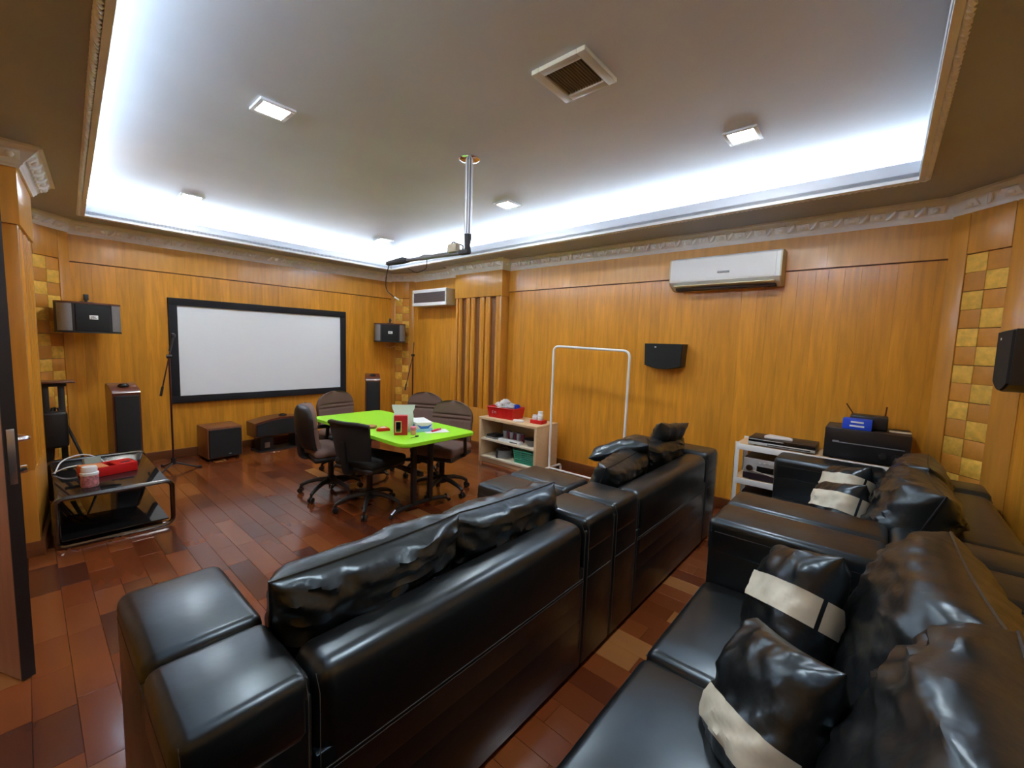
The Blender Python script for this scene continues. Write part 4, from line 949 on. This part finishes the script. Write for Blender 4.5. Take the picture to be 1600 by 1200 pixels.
for k, (x, y) in enumerate([(-0.025, 0.035), (-0.02, -0.04), (0.035, 0.0)]):
    j = thing('white_jar', ['squat white jar at the far side of the red tray', 'squat white jar at the near side of the red tray', 'taller white jar at the back of the red tray'][k], 'jar', (3.98+x, 3.02+y, ZT+0.045)); hh = 0.055 if k < 2 else 0.095
    bm = nb(); lathe(bm, [(0.030, 0), (0.033, 0.006), (0.033, hh*0.65), (0.026, hh*0.72)], 16); obj('body', bm, white_pl, j); bm = nb(); lathe(bm, [(0.028, hh*0.7), (0.028, hh), (0, hh+0.002)], 16); obj('lid', bm, paper, j)
bm = nb(); rbox(bm, (0, 0, 0.014), (0.05, 0.13, 0.026), 0.006); tag(obj('small_adapter', bm, white_pl, None, (3.86, 3.23, ZT), (0, 0, R(20))), 'small white adapter lying on the birch shelf unit', 'adapter')
# upper tier
z = 0.31
o = thing('card_tray', 'dark grey card tray on the upper tier of the birch shelf', 'tray', (3.90, 3.64, z)); bm = nb(); bx(bm, -0.09, 0.09, -0.09, 0.09, 0, 0.02, 0.004); obj('tray', bm, grey_pl, o); bm = nb(); bx(bm, -0.08, 0.08, -0.08, 0.08, 0.02, 0.045, 0.008); obj('contents', bm, black_pl, o)
for k in range(6):
    y = 3.50-0.055*k
    g = thing('drinking_glass', 'wine red tumbler in the middle row on the birch shelf' if k % 2 else 'clear grey tumbler in the middle row on the birch shelf', 'glass', (3.93+0.02*(k % 2), y, z), 0, 'tumblers on the birch shelf')
    bm = nb(); lathe(bm, [(0.020, 0), (0.026, 0.11), (0.024, 0.11), (0.018, 0.006), (0, 0.006)], 14); obj('glass', bm, mat('wine plastic', (0.16, 0.02, 0.05), 0.15) if k % 2 else mat('grey clear plastic', (0.42, 0.42, 0.43), 0.12), g)
    bm = nb(); lathe(bm, [(0.0265, 0.104), (0.0275, 0.107), (0.0265, 0.111)], 14); obj('rim', bm, silver, g)
o = thing('white_device', 'flat white boxy device at the front of the birch shelf', 'device', (3.84, 3.33, z)); bm = nb(); bx(bm, -0.04, 0.04, -0.17, 0.17, 0, 0.03, 0.005); obj('case', bm, white_pl, o); bm = nb(); bx(bm, -0.042, -0.0395, -0.14, -0.02, 0.008, 0.02); obj('dark_slot', bm, black_pl, o)
o = thing('grey_bowl', 'wide grey bowl on the upper tier of the birch shelf', 'bowl', (3.90, 3.045, z)); bm = nb(); lathe(bm, [(0.05, 0), (0.095, 0.08), (0.09, 0.08), (0.046, 0.006), (0, 0.006)], 22); obj('bowl', bm, grey_pl, o); bm = nb(); lathe(bm, [(0.093, 0.078), (0.1, 0.081), (0.093, 0.084)], 22); obj('rim', bm, black_pl, o)
# lower tier
z = 0.085
basket('plastic_basket', 'green slatted plastic basket on the lower tier of the birch shelf', (3.92, 3.10, z), R(2), 0.10, 0.165, 0.15, green_pl, slots=7)
o = thing('cable_coil', 'coiled grey cable on the lower tier of the birch shelf', 'cable', (3.92, 3.50, z)); bm = nb()
for k in range(5): tube(bm, [(0.10*math.cos(2*PI*j/22)*(1-0.02*k), 0.10*math.sin(2*PI*j/22)*(1-0.02*k), 0.012+0.018*k) for j in range(22)], 0.010, 6, True)
obj('coil', bm, grey_pl, o); bm = nb(); rbox(bm, (-0.1, 0.02, 0.045), (0.03, 0.025, 0.095), 0.004); obj('cable_tie', bm, black_pl, o)
bm = nb(); rbox(bm, (0, 0, 0.08), (0.10, 0.14, 0.16), 0.01); o = tag(obj('black_case', bm, black_pl, None, (4.10, 3.62, z)), 'black case at the back of the lower birch shelf tier', 'case')

# ------------------------------------------------------------------ white clothes rail
cr = thing('clothes_rail', 'white tubular clothes rail standing by the right wall', 'clothes rail', (3.98, 2.84, 0))
bm = nb(); tube(bm, fillet([(0, 0, 0.07), (0, 0.0, 1.495), (0, -0.93, 1.47), (0, -0.92, 0.07)], 0.07, 6), 0.0135, 10); obj('hanging_frame', bm, white_metal, cr)
for yy in (0.0, -0.92):
    bm = nb(); tube(bm, fillet([(-0.24, yy+0.005, 0.004), (-0.235, yy, 0.075), (0.235, yy, 0.075), (0.24, yy, 0.004)], 0.05, 5), 0.0135, 10); obj('foot', bm, white_metal, cr)
bm = nb(); tube(bm, [(0.0, 0, 0.075), (0.0, -0.92, 0.075)], 0.0115, 10); obj('base_bar', bm, white_metal, cr)

# ------------------------------------------------------------------ white metal rack with hi-fi
rk = thing('metal_rack', 'white slotted metal rack with wooden shelves in the right corner', 'rack', (3.985, 0.895, 0))
RW, RD = 1.10, 0.33
for x in (0.0, RD):
    for y in (0.0, -RW):
        bm = nb(); bx(bm, x-0.018 if x else x, x if x else x+0.018, y-0.003 if y == 0 else y, y if y == 0 else y+0.003, 0, 0.735); bx(bm, x-0.003 if x else x, x if x else x+0.003, y-0.036 if y == 0 else y, y if y == 0 else y+0.036, 0, 0.735); obj('post', bm, white_metal, rk)
for zz in (0.10, 0.41, 0.705):
    bm = nb(); bx(bm, 0.004, RD-0.004, -RW+0.004, -0.004, zz, zz+0.014, 0.001); s_ = obj('shelf', bm, birch, rk)
    bm = nb(); bx(bm, -0.001, 0.004, -RW+0.02, -0.02, zz-0.035, zz+0.014, 0.001); obj('edge_beam', bm, white_metal, s_)
def deck(nm, label, x0, y0, y1, z0, h, d, body, front):
    t = thing(nm, label, 'hi-fi', (x0, (y0+y1)/2, z0)); w2 = abs(y1-y0)/2
    for a in (-w2+0.05, w2-0.05):
        for q in (0.04, d-0.04): bm = nb(); cyl(bm, (q, a, 0.005), 0.014, 0.010, 10); obj('foot', bm, black_pl, t)
    bm = nb(); bx(bm, 0.006, d, -w2, w2, 0.010, h, 0.002); obj('case', bm, body, t)
    bm = nb(); bx(bm, 0.0, 0.006, -w2, w2, 0.010, h, 0.002); obj('front_panel', bm, front, t)
    return t, w2
SZ = 0.719
t, w2 = deck('dvd_player', 'slim silver and black disc player on top of the metal rack', 4.0, 0.335, 0.80, SZ, 0.066, 0.27, black_pl, black_gl)
bm = nb(); bx(bm, -0.003, 0.001, -w2, w2, 0.012, 0.034, 0.001); obj('silver_strip', bm, mat('bright silver', (0.75, 0.75, 0.74), 0.3, metal=0.4), t)
bm = nb(); bx(bm, -0.004, -0.002, -w2+0.03, w2-0.14, 0.018, 0.026); obj('disc_slot', bm, black_pl, t)
bm = nb(); bx(bm, -0.002, 0.001, -0.02, w2, 0.054, 0.060); obj('trim_line', bm, MATS['bright silver'], t)
bm = nb(); rbox(bm, (0, 0, 0.008), (0.06, 0.2, 0.016), 0.004); tag(obj('remote_control', bm, white_pl, None, (4.10, 0.60, SZ+0.066), (0, 0, R(8))), 'white remote control lying on the slim disc player', 'remote control')
bm = nb(); rbox(bm, (0, 0, 0.004), (0.10, 0.16, 0.008), 0.001); tag(obj('booklet', bm, paper, None, (4.18, 0.62, SZ+0.066), (0, 0, R(-12))), 'thin white booklet on the slim disc player behind the remote', 'booklet')
t, w2 = deck('amplifier', 'large black amplifier on top of the metal rack by the corner', 3.99, -0.20, 0.285, SZ, 0.235, 0.33, black_pl, mat('amp front', (0.014, 0.014, 0.016), 0.28))
bm = nb(); bx(bm, -0.003, 0.0, -w2+0.03, w2-0.05, 0.128, 0.134); obj('trim_line', bm, grey_pl, t)
for k, y in enumerate((-0.17, -0.10)): bm = nb(); cyl(bm, (-0.012, y, 0.07), 0.022, 0.024, 18, 'x'); obj('knob', bm, black_pl, t)
bm = nb(); rbox(bm, (-0.002, w2-0.07, 0.138), (0.003, 0.04, 0.008), 0.001); obj('badge', bm, silver, t)
AZ = SZ+0.235
o = thing('blue_box', 'bright blue product box with white lettering on the black amplifier', 'box', (4.06, 0.10, AZ), R(-4)); bm = nb(); bx(bm, -0.04, 0.04, -0.085, 0.085, 0, 0.078, 0.002); obj('carton', bm, blue_pl, o)
for zz, l_ in ((0.055, 0.075), (0.026, 0.085)): bm = nb(); bx(bm, -0.0412, -0.04, -l_/2, l_/2, zz-0.006, zz+0.006); obj('printed_line', bm, paper, o)
o = thing('router', 'black router with two antennas behind the blue box on the amplifier', 'router', (4.18, 0.05, AZ)); bm = nb(); bx(bm, -0.07, 0.07, -0.12, 0.10, 0, 0.10, 0.012, 3); obj('case', bm, black_pl, o)
for y, a in ((0.085, 0.05), (-0.10, -0.005)): bm = nb(); tube(bm, [(0.05, y, 0.09), (0.05, y+a, 0.17)], 0.005, 6); obj('antenna', bm, mat('dark red plastic', (0.10, 0.02, 0.01), 0.4), o)
bm = nb(); rbox(bm, (0, 0, 0.005), (0.03, 0.12, 0.010), 0.003); tag(obj('remote_control', bm, cream_pl, None, (4.12, -0.14, AZ)), 'small cream remote control on the black amplifier', 'remote control')
# middle tier: silver receiver
t, w2 = deck('receiver', 'silver receiver with curved chrome trim on the middle rack shelf', 4.0, 0.36, 0.82, 0.424, 0.185, 0.28, black_pl, mat('receiver silver', (0.55, 0.54, 0.53), 0.32, metal=0.5))
bm = nb(); bx(bm, -0.002, 0.001, -w2+0.02, w2-0.10, 0.075, 0.125); obj('display', bm, black_gl, t)
bm = nb(); bx(bm, -0.002, 0.002, -w2, w2, 0.010, 0.06); obj('lower_panel', bm, mat('aubergine plastic', (0.03, 0.02, 0.028), 0.3), t)
bm = nb(); cyl(bm, (-0.012, w2-0.05, 0.105), 0.026, 0.026, 20, 'x'); obj('volume_knob', bm, chrome, t)
bm = nb(); tube(bm, [(-0.004, w2-0.02-0.42*k/10, 0.095-0.055*math.sin(PI/2*k/10)) for k in range(11)], 0.004, 6); obj('chrome_trim', bm, chrome, t)
b = nb(); rbox(b, (-0.004, 0, 0), (0.006, 0.012, 0.007), 0.001); sm = mesh('button', b, MATS['bright silver'])
for k in range(9): obj('button', sm, None, t, (0, w2-0.12-0.035*k, 0.155))
t, w2 = deck('tape_deck', 'dark hi-fi deck resting on the lowest rack shelf', 4.0, 0.10, 0.82, 0.114, 0.20, 0.28, black_pl, black_gl)
bm = nb(); bx(bm, -0.002, 0.001, -w2+0.05, w2-0.05, 0.09, 0.10); obj('trim_line', bm, grey_pl, t)
